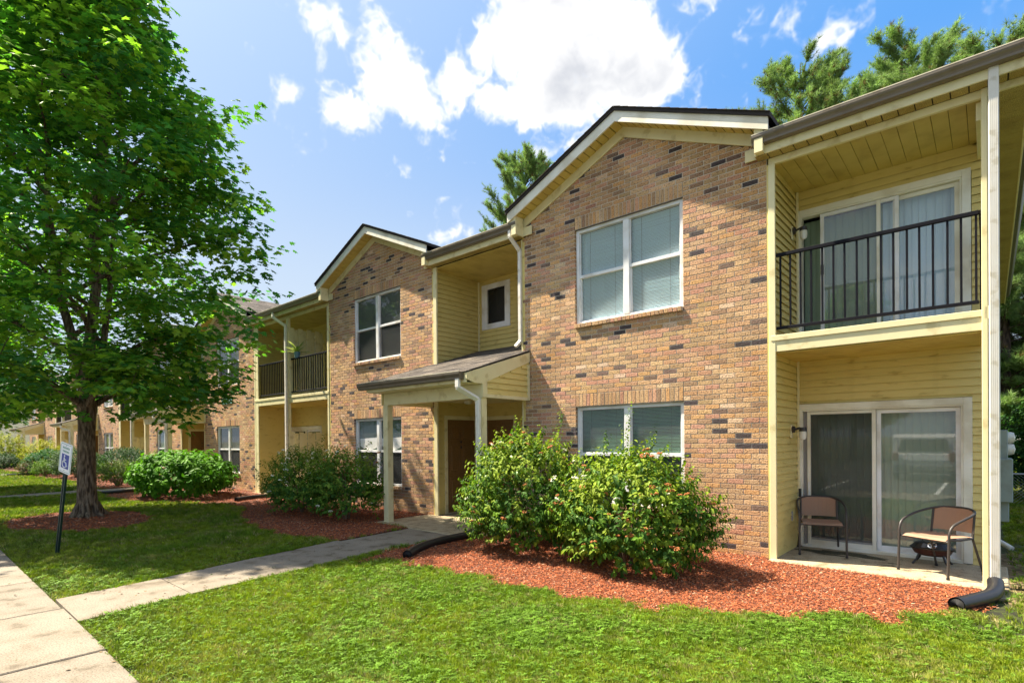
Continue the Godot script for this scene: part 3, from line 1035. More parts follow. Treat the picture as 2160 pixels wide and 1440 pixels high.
		rt.prism(PackedVector2Array([Vector2(1.14, 2.28), Vector2(1.25, 2.28), Vector2(1.25, 2.52), Vector2(1.14, 2.55)]), xb2 - 0.001, xb2 + 0.025)
		rt.prism(PackedVector2Array([Vector2(0.012, 2.28), Vector2(0.075, 2.28), Vector2(0.075, 2.90), Vector2(0.012, 2.92)]), xb2 - 0.001, xb2 + 0.025)
		rt.prism(PackedVector2Array([Vector2(0.075, 2.28), Vector2(1.14, 2.28), Vector2(1.14, 2.335), Vector2(0.075, 2.335)]), xb2, xb2 + 0.023)
		put(b, "gable_trim", rt, M.trim)
	for x in [px0 + 0.115, px1 - 0.10]:
		var po := mb()
		po.cbox(V(x - 0.07, -0.03, 1.115), V(x + 0.07, 2.275, 1.248), 0.006)
		po.cbox(V(x - 0.078, -0.03, 1.107), V(x + 0.078, 0.03, 1.256), 0.006)
		put(b, "porch_post", po, M.trim)
	var cover := mb()
	cover.tube([V(xl + 0.5, 2.40, -0.5), V(xl + 0.5, 2.37, -0.5), V(xl + 0.5, 2.34, -0.5)], [0.09, 0.09, 0.05], 16)
	put(b, "porch_light", cover, M.frosted)
	# downspouts: porch gutter to the post, upper gutter to the porch roof
	var gxp := px1 - 0.16
	downspout(b, [V(gxp, 2.56, 1.655), V(gxp, 2.42, 1.655), V(px1 - 0.05, 2.24, 1.31), V(px1 - 0.05, 0.10, 1.285)], V(0, 0, 1))
	if lod < 2:
		downspout(b, [V(xr - 0.10, 5.32, 0.225), V(xr - 0.10, 5.20, 0.225), V(xr - 0.033, 4.98, 0.035), V(xr - 0.033, 3.36, 0.035), V(xr - 0.06, 3.25, 0.14)], V(0, 0, 1), 0.065, 0.05, false)

func balcony_bay(b: Node, xr: float, w: float, lod: int, last := false) -> void:
	var xl := xr - w
	var each := lod == 0 and last
	var right_end := 2.42 if last else xr + 0.04
	eave(b, xl - 0.10, right_end, lod if last else maxi(lod, 1))
	# walls
	var door_w := 1.89
	var holes := [Rect2(0.02, 0.02, door_w, 2.045), Rect2(0.02, 2.9, door_w, 1.94)]
	if not last:
		holes = []
		for q in [0.1, w - 0.1 - door_w]:
			holes.append(Rect2(q, 0.02, door_w, 2.045)); holes.append(Rect2(q, 2.9, door_w, 1.94))
	siding(b, wall_at(V(xl + 0.06, 0, 0), Vector3.RIGHT), -BACK, 0.0, 5.12, [], each, 0.06)
	siding(b, wall_at(V(xl + 0.06 if last else xl, 0, BACK), Vector3.BACK), w - 0.06 if last else w, 0.0, 5.12, holes, each)
	if not last:
		siding(b, wall_at(V(xr - 0.001, 0, BACK), Vector3.LEFT), -BACK, 0.0, 5.12, [], false, 0.06)
	var tr := mb()
	tr.cbox(V(xl + 0.022, 0, -0.02), V(xl + 0.10, 5.115, 0.015), 0.004)
	tr.cbox(V(xl + 0.075, 0, BACK + 0.016), V(xl + 0.105, 5.11, BACK + 0.045), 0.004)
	if not last:
		tr.cbox(V(xr - 0.08, 0, -0.02), V(xr - 0.002, 5.115, 0.012), 0.004)
		tr.cbox(V(xl + 0.10, 0, -0.02), V(xl + 0.28, 5.11, 0.01), 0.004)
	put(b, "corner_trim", tr, M.trim)
	var n := 14 if last else 28
	var ce := mb()
	for i in n:
		var x := lerpf(xl, xr, float(i) / n)
		ce.cbox(V(x + 0.002, 5.12, BACK), V(x + w / n - 0.002, 5.135, -0.05), 0.002)
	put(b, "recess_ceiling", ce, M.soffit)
	var hd := mb()
	hd.cbox(V(xl + 0.02, 5.11, -0.05), V(xr, 5.196, -0.002), 0.003)
	if last:
		hd.cbox(V(xr - 0.075, 4.92, BACK), V(xr - 0.005, 5.112, -0.09), 0.003)
	put(b, "header_beam", hd, M.trim)
	# deck between the storeys
	var dk := mb()
	dk.cbox(V(xl + 0.045, 2.83, -0.16), V(xr - 0.012, 2.90, 0.022), 0.004)
	for i in 7:
		dk.cbox(V(xl + 0.06, 2.86, -0.165 - (i + 1) * 0.145), V(xr - 0.012, 2.898, -0.165 - i * 0.145 - 0.006), 0.003)
	var deck := put(b, "balcony_deck", dk, M.trim)
	var fs := mb()
	fs.cbox(V(xl + 0.04, 2.69, -0.03), V(xr - 0.012, 2.829, 0.008), 0.004)
	put(deck, "deck_fascia", fs, M.trim)
	var ud := mb()
	for i in 8:
		ud.cbox(V(xl + 0.06, 2.672, -0.035 - (i + 1) * 0.143), V(xr - 0.012, 2.69, -0.04 - i * 0.143), 0.004)
	put(deck, "deck_ceiling", ud, M.soffit)
	if last:
		railing(b, 0.045, 2.045, 17, true)
		var sr := mb()
		sr.cbox(V(2.045, 3.92, BACK), V(2.08, 3.955, -0.03), 0.004)
		sr.cbox(V(2.05, 2.985, BACK), V(2.075, 3.015, -0.03), 0.004)
		var side := put(b, "side_railing", sr, M.rail)
		for i in 9:
			var s := mb()
			var z := BACK + 0.1 + i * 0.118
			s.cbox(V(2.053, 3.016, z - 0.0085), V(2.07, 3.919, z + 0.0085), 0.002)
			put(side, "baluster", s, M.rail)
		var po := mb()
		po.cbox(V(2.066, 0.0, -0.06), V(2.116, 5.19, 0.03), 0.005)
		put(b, "corner_post", po, M.trim)
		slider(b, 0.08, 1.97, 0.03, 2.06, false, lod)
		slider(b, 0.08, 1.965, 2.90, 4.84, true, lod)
		wall_lamp(b, V(0.075, 1.67, -0.80), 1.0)
		wall_lamp(b, V(0.075, 4.46, -0.90), 1.0)
		var oc := mb()
		oc.cbox(V(0.075, 0.42, -0.86), V(0.085, 0.55, -0.79), 0.003)
		put(b, "outlet_cover", oc, M.vinyl_grey)
	else:
		var mid := (xl + xr) / 2
		railing(b, xl + 0.28, mid - 0.08, 17, lod < 2)
		railing(b, mid + 0.10, xr - 0.02, 17, lod < 2)
		var po := mb()
		po.cbox(V(mid - 0.06, 0.0, -0.05), V(mid + 0.06, 5.115, 0.03), 0.005)
		put(b, "balcony_post", po, M.trim)
		for x in [xl + 0.1, xr - 0.1 - door_w]:
			slider(b, x, x + door_w, 0.03, 2.06, false, 2)
			slider(b, x, x + door_w, 2.90, 4.84, true, 2)
		# board-on-board screens between neighbours
		for y in [[0.05, 1.86], [2.92, 4.86]]:
			var fb := mb()
			fb.box(V(mid - 0.012, y[0] + 0.25, BACK + 0.02), V(mid + 0.012, y[0] + 0.33, -0.06))
			fb.box(V(mid - 0.012, y[1] - 0.3, BACK + 0.02), V(mid + 0.012, y[1] - 0.22, -0.06))
			var fence := put(b, "privacy_screen", fb, M.trim)
			for i in 8:
				var z := -0.09 - i * 0.135
				var s := 1.0 if i % 2 == 0 else -1.0
				var q := mb()
				q.cbox(V(mid + s * 0.024 - 0.010, y[0], z - 0.09), V(mid + s * 0.024 + 0.010, y[1] - (0.03 if i % 2 else 0.0), z + 0.05), 0.003)
				put(fence, "screen_board", q, M.trim)
		downspout(b, [V(mid - 0.45, 5.32, 0.225), V(mid - 0.45, 5.19, 0.225), V(mid - 0.02, 4.90, 0.065), V(mid - 0.02, 0.12, 0.065)], V(0, 0, 1), 0.075, 0.055, false)

func building() -> Node3D:
	var b := thing("apartment_building", "long two storey apartment building with tan brick gables, cream siding and porches", "building")
	for k in unit_at.size():
		var o: float = unit_at[k]
		var lod := mini(k, 2)
		var xp := o - GW
		var xb := xp - PW
		gable(b, o, lod, ["white", "dark", "white", "dark"][k], ["green", "dark", "green", "dark"][k])
		porch_bay(b, xp, lod)
		gable(b, xb, maxi(lod, 1), ["dark", "dark", "dark", "white"][k], ["valance", "green", "dark", "dark"][k])
		if k < 3:
			var nx: float = unit_at[k + 1]
			balcony_bay(b, xb - GW, xb - GW - nx, maxi(lod, 1))
	balcony_bay(b, 2.1, 2.1, 0, true)
	var far: float = unit_at[3] - 2 * GW - PW
	# downspout at the right corner, stained dark by the leaking joint
	downspout(b, [V(2.162, 5.32, 0.16), V(2.162, 0.06, 0.13)], V(0, 0, 1))
	var so := mb()
	var s2 := mb()
	for i in 20:
		var x := 2.1225 + i * 0.0040
		var c := 1.0 - pow(absf(i - 9.5) / 11.0, 2.0)
		so.box(V(x, 4.97 - rf(0.02, 0.12) * c, 0.16), V(x + rf(0.0025, 0.0042), 5.05 + rf(0.0, 0.09) * c, 0.1768 + rf(0.0, 0.0015)))
		s2.box(V(x + 0.001, 4.86 - rf(0.0, 0.16) * c, 0.15), V(x + rf(0.0022, 0.0036), 5.12 + rf(0.0, 0.14) * c, 0.1765 + rf(0.0, 0.0006)))
	put(b, "stain", s2, M.soot_soft)
	put(b, "stain", so, M.soot)
	# end wall, side eave, rear wall, main roof
	siding(b, wall_at(V(2.085, 0, BACK - 0.0), Vector3.RIGHT), 11.2, 0.0, 5.13, [], false, 0.1)
	var rear := mb()
	rear.box(V(far, 0, -12.4), V(2.08, 5.2, -12.3))
	rear.box(V(far, 0, -12.3), V(far + 0.1, 5.2, -0.2))
	put(b, "rear_wall", rear, M.siding)
	var se := mb()
	for i in 82:
		var z := -0.0 - i * 0.152
		se.cbox(V(2.10, 5.128, z - 0.149), V(2.42, 5.14, z - 0.003), 0.002)
	put(b, "end_soffit", se, M.vent, "stuff")
	se = mb()
	se.cbox(V(2.10, 5.12, -0.03), V(2.42, 5.196, 0.002), 0.002)
	put(b, "soffit_trim", se, M.trim)
	var sf := mb()
	sf.cbox(V(2.42, 5.12, -12.6), V(2.44, 5.41, 0.172), 0.003)
	put(b, "fascia_board", sf, M.trim)
	gutter(b, Transform3D(Basis(), V(2.265, 0, 0)), 0.175, 5.30, -12.6, 0.28)
	var tb := mb()
	tb.cbox(V(2.085, 2.80, -0.05), V(2.16, 2.93, 0.03), 0.004)
	put(b, "deck_end_block", tb, M.trim)
	var rf_ := mb()
	var ridge := -6.2
	var yr := 5.44 + 0.4167 * (0.25 - ridge)
	var e := 2.55
	var hip := e - (0.25 - ridge)
	rf_.quad(V(far, 5.64, -0.24), V(e - 0.49, 5.64, -0.24), V(hip, yr, ridge), V(far, yr, ridge))
	rf_.quad(V(0.3, 5.445, 0.25), V(e, 5.445, 0.25), V(e - 0.49, 5.65, -0.24), V(0.3, 5.65, -0.24))
	rf_.quad(V(e, 5.44, -12.65), V(far, 5.44, -12.65), V(far, yr, ridge), V(hip, yr, ridge))
	rf_.tri(V(e, 5.44, 0.25), V(e, 5.44, -12.65), V(hip, yr, ridge))
	rf_.tri(V(far, 5.44, 0.25), V(far, yr, ridge), V(far, 5.44, -12.65))
	put(b, "main_roof", rf_, M.shingle_1)
	# foundation and patio slabs, stoops
	var pl := mb()
	pl.cbox(V(0.02, -0.15, BACK - 0.1), V(2.275, 0.022, 0.14), 0.012)
	pl.cbox(V(2.06, -0.15, 0.141), V(2.275, 0.021, 0.52), 0.012)
	var slab := put(b, "patio_slab", pl, M.patio)
	var ms := mb()  # moss blotches, with the chair's cast shadow put into their shape and colour
	for q in [[0.42, -0.86, 0.3, 0.10], [0.66, -0.93, 0.36, 0.12], [0.92, -0.86, 0.28, 0.08], [0.55, -0.72, 0.2, 0.04], [1.02, -0.78, 0.16, 0.035], [1.2, -0.45, 0.09, 0.02], [1.36, -0.4, 0.1, 0.015], [1.25, -0.62, 0.08, 0.02]]:
		var pts := PackedVector2Array()
		for i in 16:
			var a := TAU * i / 16
			var f := rf(0.7, 1.15)
			pts.append(Vector2(q[0] + cos(a) * q[2] * f, -q[1] + sin(a) * q[3] * f))
		ms.xf = Transform3D(Basis(Vector3.RIGHT, -PI / 2), Vector3.ZERO)
		ms.prism(pts, 0.021, 0.0245 + rf(0, 0.002))
	put(slab, "moss_shadow_patch", ms, M.moss_shadow)
	for k in unit_at.size():
		var xb: float = unit_at[k] - GW - PW
		var sp := mb()
		sp.cbox(V(xb - 0.22, -0.15, 0.0), V(xb + PW + 0.06, 0.018, 1.42), 0.012)
		sp.box(V(xb + 0.01, -0.15, DEEP), V(xb + PW - 0.01, 0.017, 0.0))
		put(b, "porch_slab", sp, M.patio)
		if k < 3:
			var bl := mb()
			bl.cbox(V(unit_at[k + 1] + 0.02, -0.15, BACK - 0.1), V(xb - GW - 0.02, 0.018, 0.14), 0.012)
			put(b, "patio_slab", bl, M.patio)
	# green number plaque on the third gable
	var cx := -14.844 - 2.08
	var pq := mb()
	pq.cbox(V(cx - 0.42, 2.88, 0.0), V(cx + 0.42, 3.07, 0.02), 0.004)
	pq.prism(PackedVector2Array([Vector2(cx - 0.30, 3.071), Vector2(cx + 0.30, 3.071), Vector2(cx + 0.05, 3.20), Vector2(cx - 0.05, 3.20)]), 0.001, 0.02)
	var plaque := put(b, "building_plaque", pq, M.plaque, "")
	var pe := mb()
	pe.prism(PackedVector2Array([Vector2(cx - 0.10, 3.075), Vector2(cx + 0.10, 3.075), Vector2(cx + 0.08, 3.14), Vector2(cx - 0.08, 3.14)]), 0.021, 0.024)
	pe.box(V(cx - 0.36, 2.96, 0.021), V(cx + 0.36, 2.99, 0.024))
	put(plaque, "plaque_emblem", pe, M.plaque_light)
	return b

# ---------------------------------------------------------------- plants
func leaf_basis(along: Vector3, up: Vector3, size: float) -> Basis:
	var y := along.normalized()
	var z := (up - y * up.dot(y))
	if z.length() < 0.05:
		z = Vector3.RIGHT - y * y.x
	z = z.normalized()
	return Basis(y.cross(z), y, z).scaled_local(Vector3.ONE * size)

func maple_leaf() -> ArrayMesh:
	var st := mb()
	var o := [Vector2(0, 0), Vector2(0.22, 0.02), Vector2(0.50, 0.22), Vector2(0.27, 0.36), Vector2(0.52, 0.66), Vector2(0.20, 0.62), Vector2(0, 1.0)]
	var m := V(0, 0.36, 0)
	for s in [-1.0, 1.0]:
		for i in o.size() - 1:
			var a := V(o[i].x * s, o[i].y, -0.25 * o[i].x - 0.14 * o[i].y * o[i].y)
			var b := V(o[i + 1].x * s, o[i + 1].y, -0.25 * o[i + 1].x - 0.14 * o[i + 1].y * o[i + 1].y)
			if s > 0: st.tri(m, a, b)
			else: st.tri(m, b, a)
	return st.mesh()

func oval_leaf(wide: float, bend: float) -> ArrayMesh:
	var st := mb()
	var ws := [0.0, 0.8, 1.0, 0.62, 0.0]
	for i in 4:
		var y0 := i / 4.0
		var y1 := (i + 1) / 4.0
		var z0 := -bend * y0 * y0
		var z1 := -bend * y1 * y1
		for s in [-1.0, 1.0]:
			var w0: float = ws[i] * wide * s
			var w1: float = ws[i + 1] * wide * s
			var c0 := V(0, y0, z0)
			var c1 := V(0, y1, z1)
			var e0 := V(w0, y0, z0 + absf(w0) * 0.35)
			var e1 := V(w1, y1, z1 + absf(w1) * 0.35)
			var p := [c0, e0, e1, c1] if s > 0 else [c0, c1, e1, e0]
			if i == 0:
				if s > 0: st.tri(c0, e1, c1)
				else: st.tri(c0, c1, e1)
			elif i == 3:
				if s > 0: st.tri(c0, e0, c1)
				else: st.tri(c0, c1, e0)
			else:
				st.quad(p[0], p[1], p[2], p[3])
	return st.mesh()

func rand_dir() -> Vector3:
	return V(rng.randfn(), rng.randfn(), rng.randfn()).normalized()

func crown_reach(h: float) -> float:
	var k := [[2.3, 2.2], [2.9, 3.0], [3.6, 3.7], [5.0, 3.95], [6.2, 4.0], [7.8, 3.4], [8.9, 2.85], [9.7, 2.25], [10.9, 1.5], [12.0, 0.7], [12.6, 0.1]]
	if h <= k[0][0]: return 0.9 * k[0][1]
	for i in k.size() - 1:
		if h < k[i + 1][0]:
			return 0.90 * lerpf(k[i][1], k[i + 1][1], (h - k[i][0]) / (k[i + 1][0] - k[i][0]))
	return 0.0

func maple() -> Node3D:
	var t := thing("maple_tree", "large green maple tree with forked trunk in a mulch ring beside the leaning sign", "tree", V(-12.19, 0, 4.87), 0.0)
	var tr := mb()
	var p := []
	var r := []
	for i in 15:
		var h := i * 2.55 / 14.0
		p.append(V(-0.02 * h + 0.02 * sin(h * 2.0), h - 0.05, 0.02 * sin(h * 1.7)))
		r.append(0.178 - 0.010 * h + 0.10 * exp(-h * 9.0) + 0.03 * exp(-h * 2.2) + 0.035 * exp(-pow((h - 2.5) / 0.3, 2.0)))
	tr.tube(p, r, 20, false)
	for i in 9:   # root flare
		var a := TAU * i / 9 + rf(-0.2, 0.2)
		tr.tube([V(cos(a) * 0.16, 0.30, sin(a) * 0.16), V(cos(a) * 0.25, 0.10, sin(a) * 0.25), V(cos(a) * rf(0.38, 0.5), -0.03, sin(a) * rf(0.34, 0.44))], [0.06, 0.065, 0.03], 8)
	put(t, "trunk", tr, M.bark)
	var right := V(0.7358, 0, -0.6772)
	# leaders and limbs
	var tips := []
	var lim := func(path: Array, r0: float, r1: float) -> void:
		var rr := []
		for i in path.size():
			rr.append(lerpf(r0, r1, pow(float(i) / (path.size() - 1), 0.8)))
		var st := mb()
		st.tube(path, rr, 9)
		put(t, "limb", st, M.bark)
	var leaders := []
	for q in [[right * 0.14, right * 0.4, 12.0, 0.135], [right * -0.28, right * -1.1, 10.6, 0.115], [V(-0.15, 0, -0.25), V(-0.7, 0, -0.9), 9.6, 0.09]]:
		var path := []
		for i in 12:
			var s := i / 11.0
			var b: Vector3 = (q[0] as Vector3) * sin(minf(s * 3.0, 1.0) * PI / 2) + ((q[1] as Vector3) - (q[0] as Vector3)) * s
			path.append(b + V(rf(-0.06, 0.06), 2.42 + (q[2] - 2.42) * s, rf(-0.06, 0.06)))
		path[0] = V(0, 2.35, 0)
		leaders.append(path)
		lim.call(path, q[3], 0.018)
	for i in 30:
		var s := i / 29.0
		var h0 := lerpf(2.35, 9.8, pow(s, 1.1))
		var az := i * 2.399 + rf(-0.3, 0.3)
		var ld: Array = leaders[i % 3]
		var li := clampi(int((h0 - 2.42) / (ld[11].y - 2.42) * 11.0), 0, 10)
		var base: Vector3 = ld[li]
		var h1 := minf(base.y + lerpf(1.2, 2.0, rng.randf()) * (0.5 if i < 6 else 1.0), 12.0)
		var reach := crown_reach(h1) * rf(0.78, 0.92)
		var tip := V(cos(az) * reach, h1, sin(az) * reach)
		if tip.distance_to(base) < 0.7:
			continue
		var path := []
		for k in 7:
			var u := k / 6.0
			path.append(base.lerp(tip, u) + V(rf(-0.05, 0.05), 0.22 * sin(u * PI), rf(-0.05, 0.05)))
		lim.call(path, 0.06 if i > 5 else 0.075, 0.012)
		for k in range(2, 7):
			tips.append([path[k], (tip - base).normalized(), 1.0])
			for w in 2:
				var d := (rand_dir() * V(1, 0.5, 1) + (tip - base).normalized() * 0.6).normalized()
				var l := rf(0.4, 1.0)
				var e: Vector3 = path[k] + d * l
				if w == 0:
					var tw := mb()
					tw.tube([path[k], path[k].lerp(e, 0.5) + V(0, 0.04, 0), e], [0.012, 0.008, 0.004], 5)
					put(t, "branch", tw, M.bark)
				tips.append([e, d, 1.0])
				tips.append([path[k].lerp(e, 0.55), d, 0.8])
	# extra sprays through the outer crown, thinned by a slow noise so that sky shows between them
	var gaps := FastNoiseLite.new()
	gaps.seed = 5
	gaps.frequency = 0.5
	for i in 2600:
		var h := rf(2.2, 12.3)
		var az := rf(0, TAU)
		var rr := crown_reach(h) * sqrt(rf(0.12, 1.0)) * (1.0 + 0.13 * gaps.get_noise_3d(cos(az) * 6.0, h * 2.2, sin(az) * 6.0))
		var pos := V(cos(az) * rr, h, sin(az) * rr)
		if gaps.get_noise_3d(pos.x * 1.6, pos.y * 2.2, pos.z * 1.6) < 0.03:
			continue
		if h < 3.1 and rr < 1.2:
			continue
		tips.append([pos, V(cos(az), 0.1, sin(az)), 1.0])
	var at := []
	var cols := []
	for q in tips:
		var young := rf(0.0, 1.0)
		var tone := rf(0.75, 1.25)
		var n := int(rf(18, 28) * q[2])
		var ax: Vector3 = q[1]
		for j in n:
			var a := rf(0, TAU)
			var d := sqrt(rng.randf()) * 0.42
			var pos: Vector3 = q[0] + V(cos(a) * d, rf(-0.1, 0.12) - d * 0.18, sin(a) * d) + ax * rf(-0.1, 0.3)
			var out := (V(cos(a), -0.35, sin(a)) + ax * 0.4 + rand_dir() * 0.45).normalized()
			at.append(Transform3D(leaf_basis(out, V(0, 1, 0) + rand_dir() * 0.42, rf(0.115, 0.185)), pos))
			var f := tone * rf(0.8, 1.2)
			var c := Color(0.125, 0.31, 0.042)
			if young > 0.66: c = Color(0.27, 0.44, 0.045)
			elif young < 0.25: c = Color(0.075, 0.235, 0.06)
			cols.append(Color(c.r * f, c.g * f, c.b * f))
	print("leaves ", at.size())
	copies(t, "crown", maple_leaf(), M.leaf, at, cols)
	return t

func shrub(called: String, label: String, category: String, group: String, at: Vector3, size: Vector3, n: int, leaf: ArrayMesh, ls: float, tones: Array, o := {}) -> Node3D:
	var t := thing(called, label, category, at, 0.0, group)
	var lump := FastNoiseLite.new()
	lump.seed = n + int(at.x * 10)
	lump.frequency = o.get("lump", 0.9)
	var amp: float = o.get("amp", 0.25)
	var droop: float = o.get("droop", 0.5)
	var spray: float = o.get("spray", 0.2)
	var st := mb()
	for i in o.get("stems", 9):
		var a := rf(0, TAU)
		var e := V(cos(a) * size.x * rf(0.3, 0.75), size.y * rf(0.55, 0.85), sin(a) * size.z * rf(0.3, 0.75))
		st.tube([V(cos(a) * 0.06, -0.03, sin(a) * 0.06), V(e.x * 0.35, e.y * 0.45, e.z * 0.35), e], [0.016, 0.012, 0.005], 6)
	put(t, "stems", st, M.twig)
	var pos := []
	var cols := []
	var cam := V(2.12, 1.59, 7.73) - at
	var near := []
	for i in n:
		var y := rf(-0.75, 1.0)
		var a := rf(0, TAU)
		var c := sqrt(maxf(0.0, 1.0 - y * y))
		var d := V(cos(a) * c, y, sin(a) * c)
		var k := (1.0 + amp * lump.get_noise_3d(d.x * 2.2, d.y * 2.2, d.z * 2.2) * 2.0) * lerpf(o.get("inner", 0.45), 1.0, sqrt(rng.randf()))
		var mid: float = size.y * o.get("mid", 0.5)
		var p := V(d.x * size.x * k, mid + d.y * (size.y - mid if d.y > 0 else mid * 0.92) * k, d.z * size.z * k)
		if p.y < 0.04:
			continue
		var ls_k := 1.0
		var ax := (d * 0.8 + V(0, o.get("up", 0.45), 0) + rand_dir() * 0.35).normalized()
		if o.has("sprig") and rng.randf() < 0.02 and d.y > 0.5:
			p.y += rf(0.1, o.sprig)
		if o.has("shoots") and i < o.shoots.size() * 26:
			var sh: Array = o.shoots[i / 26]
			var w := (i % 26) / 26.0
			ls_k = 0.72
			p = V(sh[0] + 0.05 * sin(w * 9.0), lerpf(size.y * 0.75, sh[2], w), sh[1]) + rand_dir() * 0.08 * (1.1 - w)
			ax = (V(0, 1, 0) + rand_dir() * 0.4).normalized()
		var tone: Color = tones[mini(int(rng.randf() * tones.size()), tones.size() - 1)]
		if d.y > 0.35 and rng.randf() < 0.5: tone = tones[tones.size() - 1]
		var f := rf(0.75, 1.25)
		var lv := int(o.get("leaves", 8)) if ls_k == 1.0 else 4
		for j in lv:
			var s := (j + 0.5) / lv
			var side := ax.cross(rand_dir()).normalized()
			var ld := (side * 0.9 + ax * (0.25 + 0.5 * s) + V(0, -droop, 0)).normalized()
			var q := Transform3D(leaf_basis(ld, ax * 0.6 + V(0, 0.7, 0) + rand_dir() * 0.25, ls * ls_k * rf(0.7, 1.2)), p + ax * ls_k * spray * s)
			pos.append(q)
			var g := f * rf(0.85, 1.15)
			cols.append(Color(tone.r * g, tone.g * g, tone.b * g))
			if d.dot(cam.normalized()) > 0.35 and k > 0.9:
				near.append(pos.size() - 1)
	var single := mini(o.get("single", 0), near.size())
	var taken := {}
	for i in single:
		taken[near[int(float(i) * near.size() / single)]] = true
	var pos2 := []
	var cols2 := []
	for i in pos.size():
		if taken.has(i):
			put(t, "leaf", leaf, M["leaf_%d" % (rng.randi() % 3)], "", pos[i])
		else:
			pos2.append(pos[i]); cols2.append(cols[i])
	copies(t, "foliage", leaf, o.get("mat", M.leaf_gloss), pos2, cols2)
	if not cache.has("cluster"):
		var cl := mb()
		for i in 16:
			var d := rand_dir()
			d.y = absf(d.y) * 0.5
			cl.xf = Transform3D(Basis(rand_dir(), rf(0, PI)), d * 0.035)
			cl.cbox(V(-0.008, -0.005, -0.008), V(0.008, 0.005, 0.008), 0.003)
		cache.cluster = cl.mesh()
	for q in [["flower_cluster", "flowers", M.flower], ["seed_cluster", "seeds", M.seed]]:
		for i in o.get(q[1], 0):
			var j: Transform3D = pos[near[rng.randi() % near.size()]] if near.size() else pos[rng.randi() % pos.size()]
			if q[1] == "flowers" and j.origin.y < size.y * 0.6:
				j = pos[near[rng.randi() % near.size()]]
			put(t, q[0], cache.cluster, q[2], "", Transform3D(Basis.from_euler(V(rf(-0.5, 0.5), rf(0, 6), rf(-0.5, 0.5))).scaled(Vector3.ONE * rf(0.6, 1.1)), j.origin + j.origin.normalized() * 0.03 + V(0, 0.015, 0)))
	return t

func pine(label: String, at: Vector3, h: float, low: float, reach: float, n: int, seed_: int, group := "") -> Node3D:
	rng.seed = seed_
	var t := thing("pine_tree", label, "tree", at, 0.0, group)
	var tr := mb()
	tr.tube([V(0, -0.3, 0), V(0.05, h * 0.3, 0), V(-0.04, h * 0.65, 0.03), V(0, h, 0)], [0.24, 0.19, 0.11, 0.015], 10)
	put(t, "trunk", tr, M.bark_pine)
	if not cache.has("tuft"):
		var s := mb()
		for i in 22:
			var d := (V(0, 0.75, 0) + rand_dir() * 0.85).normalized()
			var x := d.cross(rand_dir()).normalized() * 0.006
			s.tri(-x, x, d * rf(0.13, 0.2))
		cache.tuft = s.mesh()
	var pos := []
	var cols := []
	var br := mb()
	var y := low
	while y < h - 0.3:
		var f := (h - y) / (h - low)
		var whorl := rng.randi_range(4, 6)
		for w in whorl:
			var a := rf(0, TAU)
			var l := reach * (pow(f, 0.55) * rf(0.45, 1.15) + 0.05)
			var up := lerpf(0.9, 0.2, f) + rf(-0.1, 0.25)
			var base := V(0, y + rf(-0.2, 0.2), 0)
			var tip := base + V(cos(a) * l, up * l, sin(a) * l)
			tip.y = minf(tip.y, h)
			var midp := base.lerp(tip, 0.5) - V(0, 0.08 * l, 0)
			br.tube([base, midp, tip], [0.03, 0.02, 0.006], 5)
			var tone := rf(0.75, 1.25)
			var twigs := int(n * l * 1.25) + 2
			for k in twigs:
				var u := sqrt(rf(0.06, 1.0))
				var b := base.lerp(midp, u * 2.0) if u < 0.5 else midp.lerp(tip, u * 2.0 - 1.0)
				var d := (V(cos(a), 0.9, sin(a)) + rand_dir() * V(0.9, 0.45, 0.9)).normalized()
				var tl := rf(0.15, 0.75) * (1.1 - u * 0.4)
				for m in 4:
					pos.append(Transform3D(leaf_basis((d + V(0, 0.5, 0)).normalized(), rand_dir(), rf(0.85, 1.3)), b + d * tl * (m + 1) / 4.0))
					var g := tone * rf(0.7, 1.2)
					cols.append(Color(0.27 * g, 0.40 * g, 0.14 * g) if rng.randf() > 0.10 else Color(0.16 * g, 0.115 * g, 0.05 * g))
		y += lerpf(0.3, 0.5, f)
	put(t, "branches", br, M.bark_pine)
	copies(t, "needles", cache.tuft, M.needle, pos, cols)
	return t

# ---------------------------------------------------------------- ground
var bed_a: PackedVector2Array
var bed_b: PackedVector2Array
var bed_c: PackedVector2Array
var bed_d: PackedVector2Array
var edge_noise := FastNoiseLite.new()

func path_side(z: float, right: bool) -> float:
	var l := [[1.4, -5.60], [2.05, -5.55], [3.0, -5.45], [4.4, -5.17], [5.67, -4.89], [6.64, -4.75]]
	var r := [[1.4, -4.33], [1.85, -4.30], [2.96, -4.34], [4.33, -4.10], [5.64, -3.95], [6.64, -3.75]]
	var k := r if right else l
	for i in k.size() - 1:
		if z <= k[i + 1][0]:
			return lerpf(k[i][1], k[i + 1][1], (z - k[i][0]) / (k[i + 1][0] - k[i][0]))
	return k[k.size() - 1][1]

func on_path(x: float, z: float, m: float) -> bool:
	if z > 6.65 + m * 0.3:
		return true
	if z < 1.3:
		return false
	for o in unit_at:
		if x - o > path_side(z, false) - m and x - o < path_side(z, true) + m:
			return true
	return false

func in_bed(x: float, z: float, grow := 0.0) -> bool:
	var p := Vector2(x, z)
	if grow != 0.0:
		var e := grow * edge_noise.get_noise_2d(x * 3.0, z * 3.0)
		p += Vector2(e, e)
	if Vector2((p.x + 11.6) / 1.85, (p.y - 5.1) / 1.2).length() < 1.0:
		return true
	for b in [bed_a, bed_b, bed_c, bed_d]:
		if Geometry2D.is_point_in_polygon(p, b):
			return true
	return false

func bare(x: float, z: float) -> bool:
	return x > 2.0 and x < 4.2 + 0.5 * edge_noise.get_noise_1d(z) and z > -3.4 and z < 1.75 + 0.3 * edge_noise.get_noise_1d(x * 4.0)

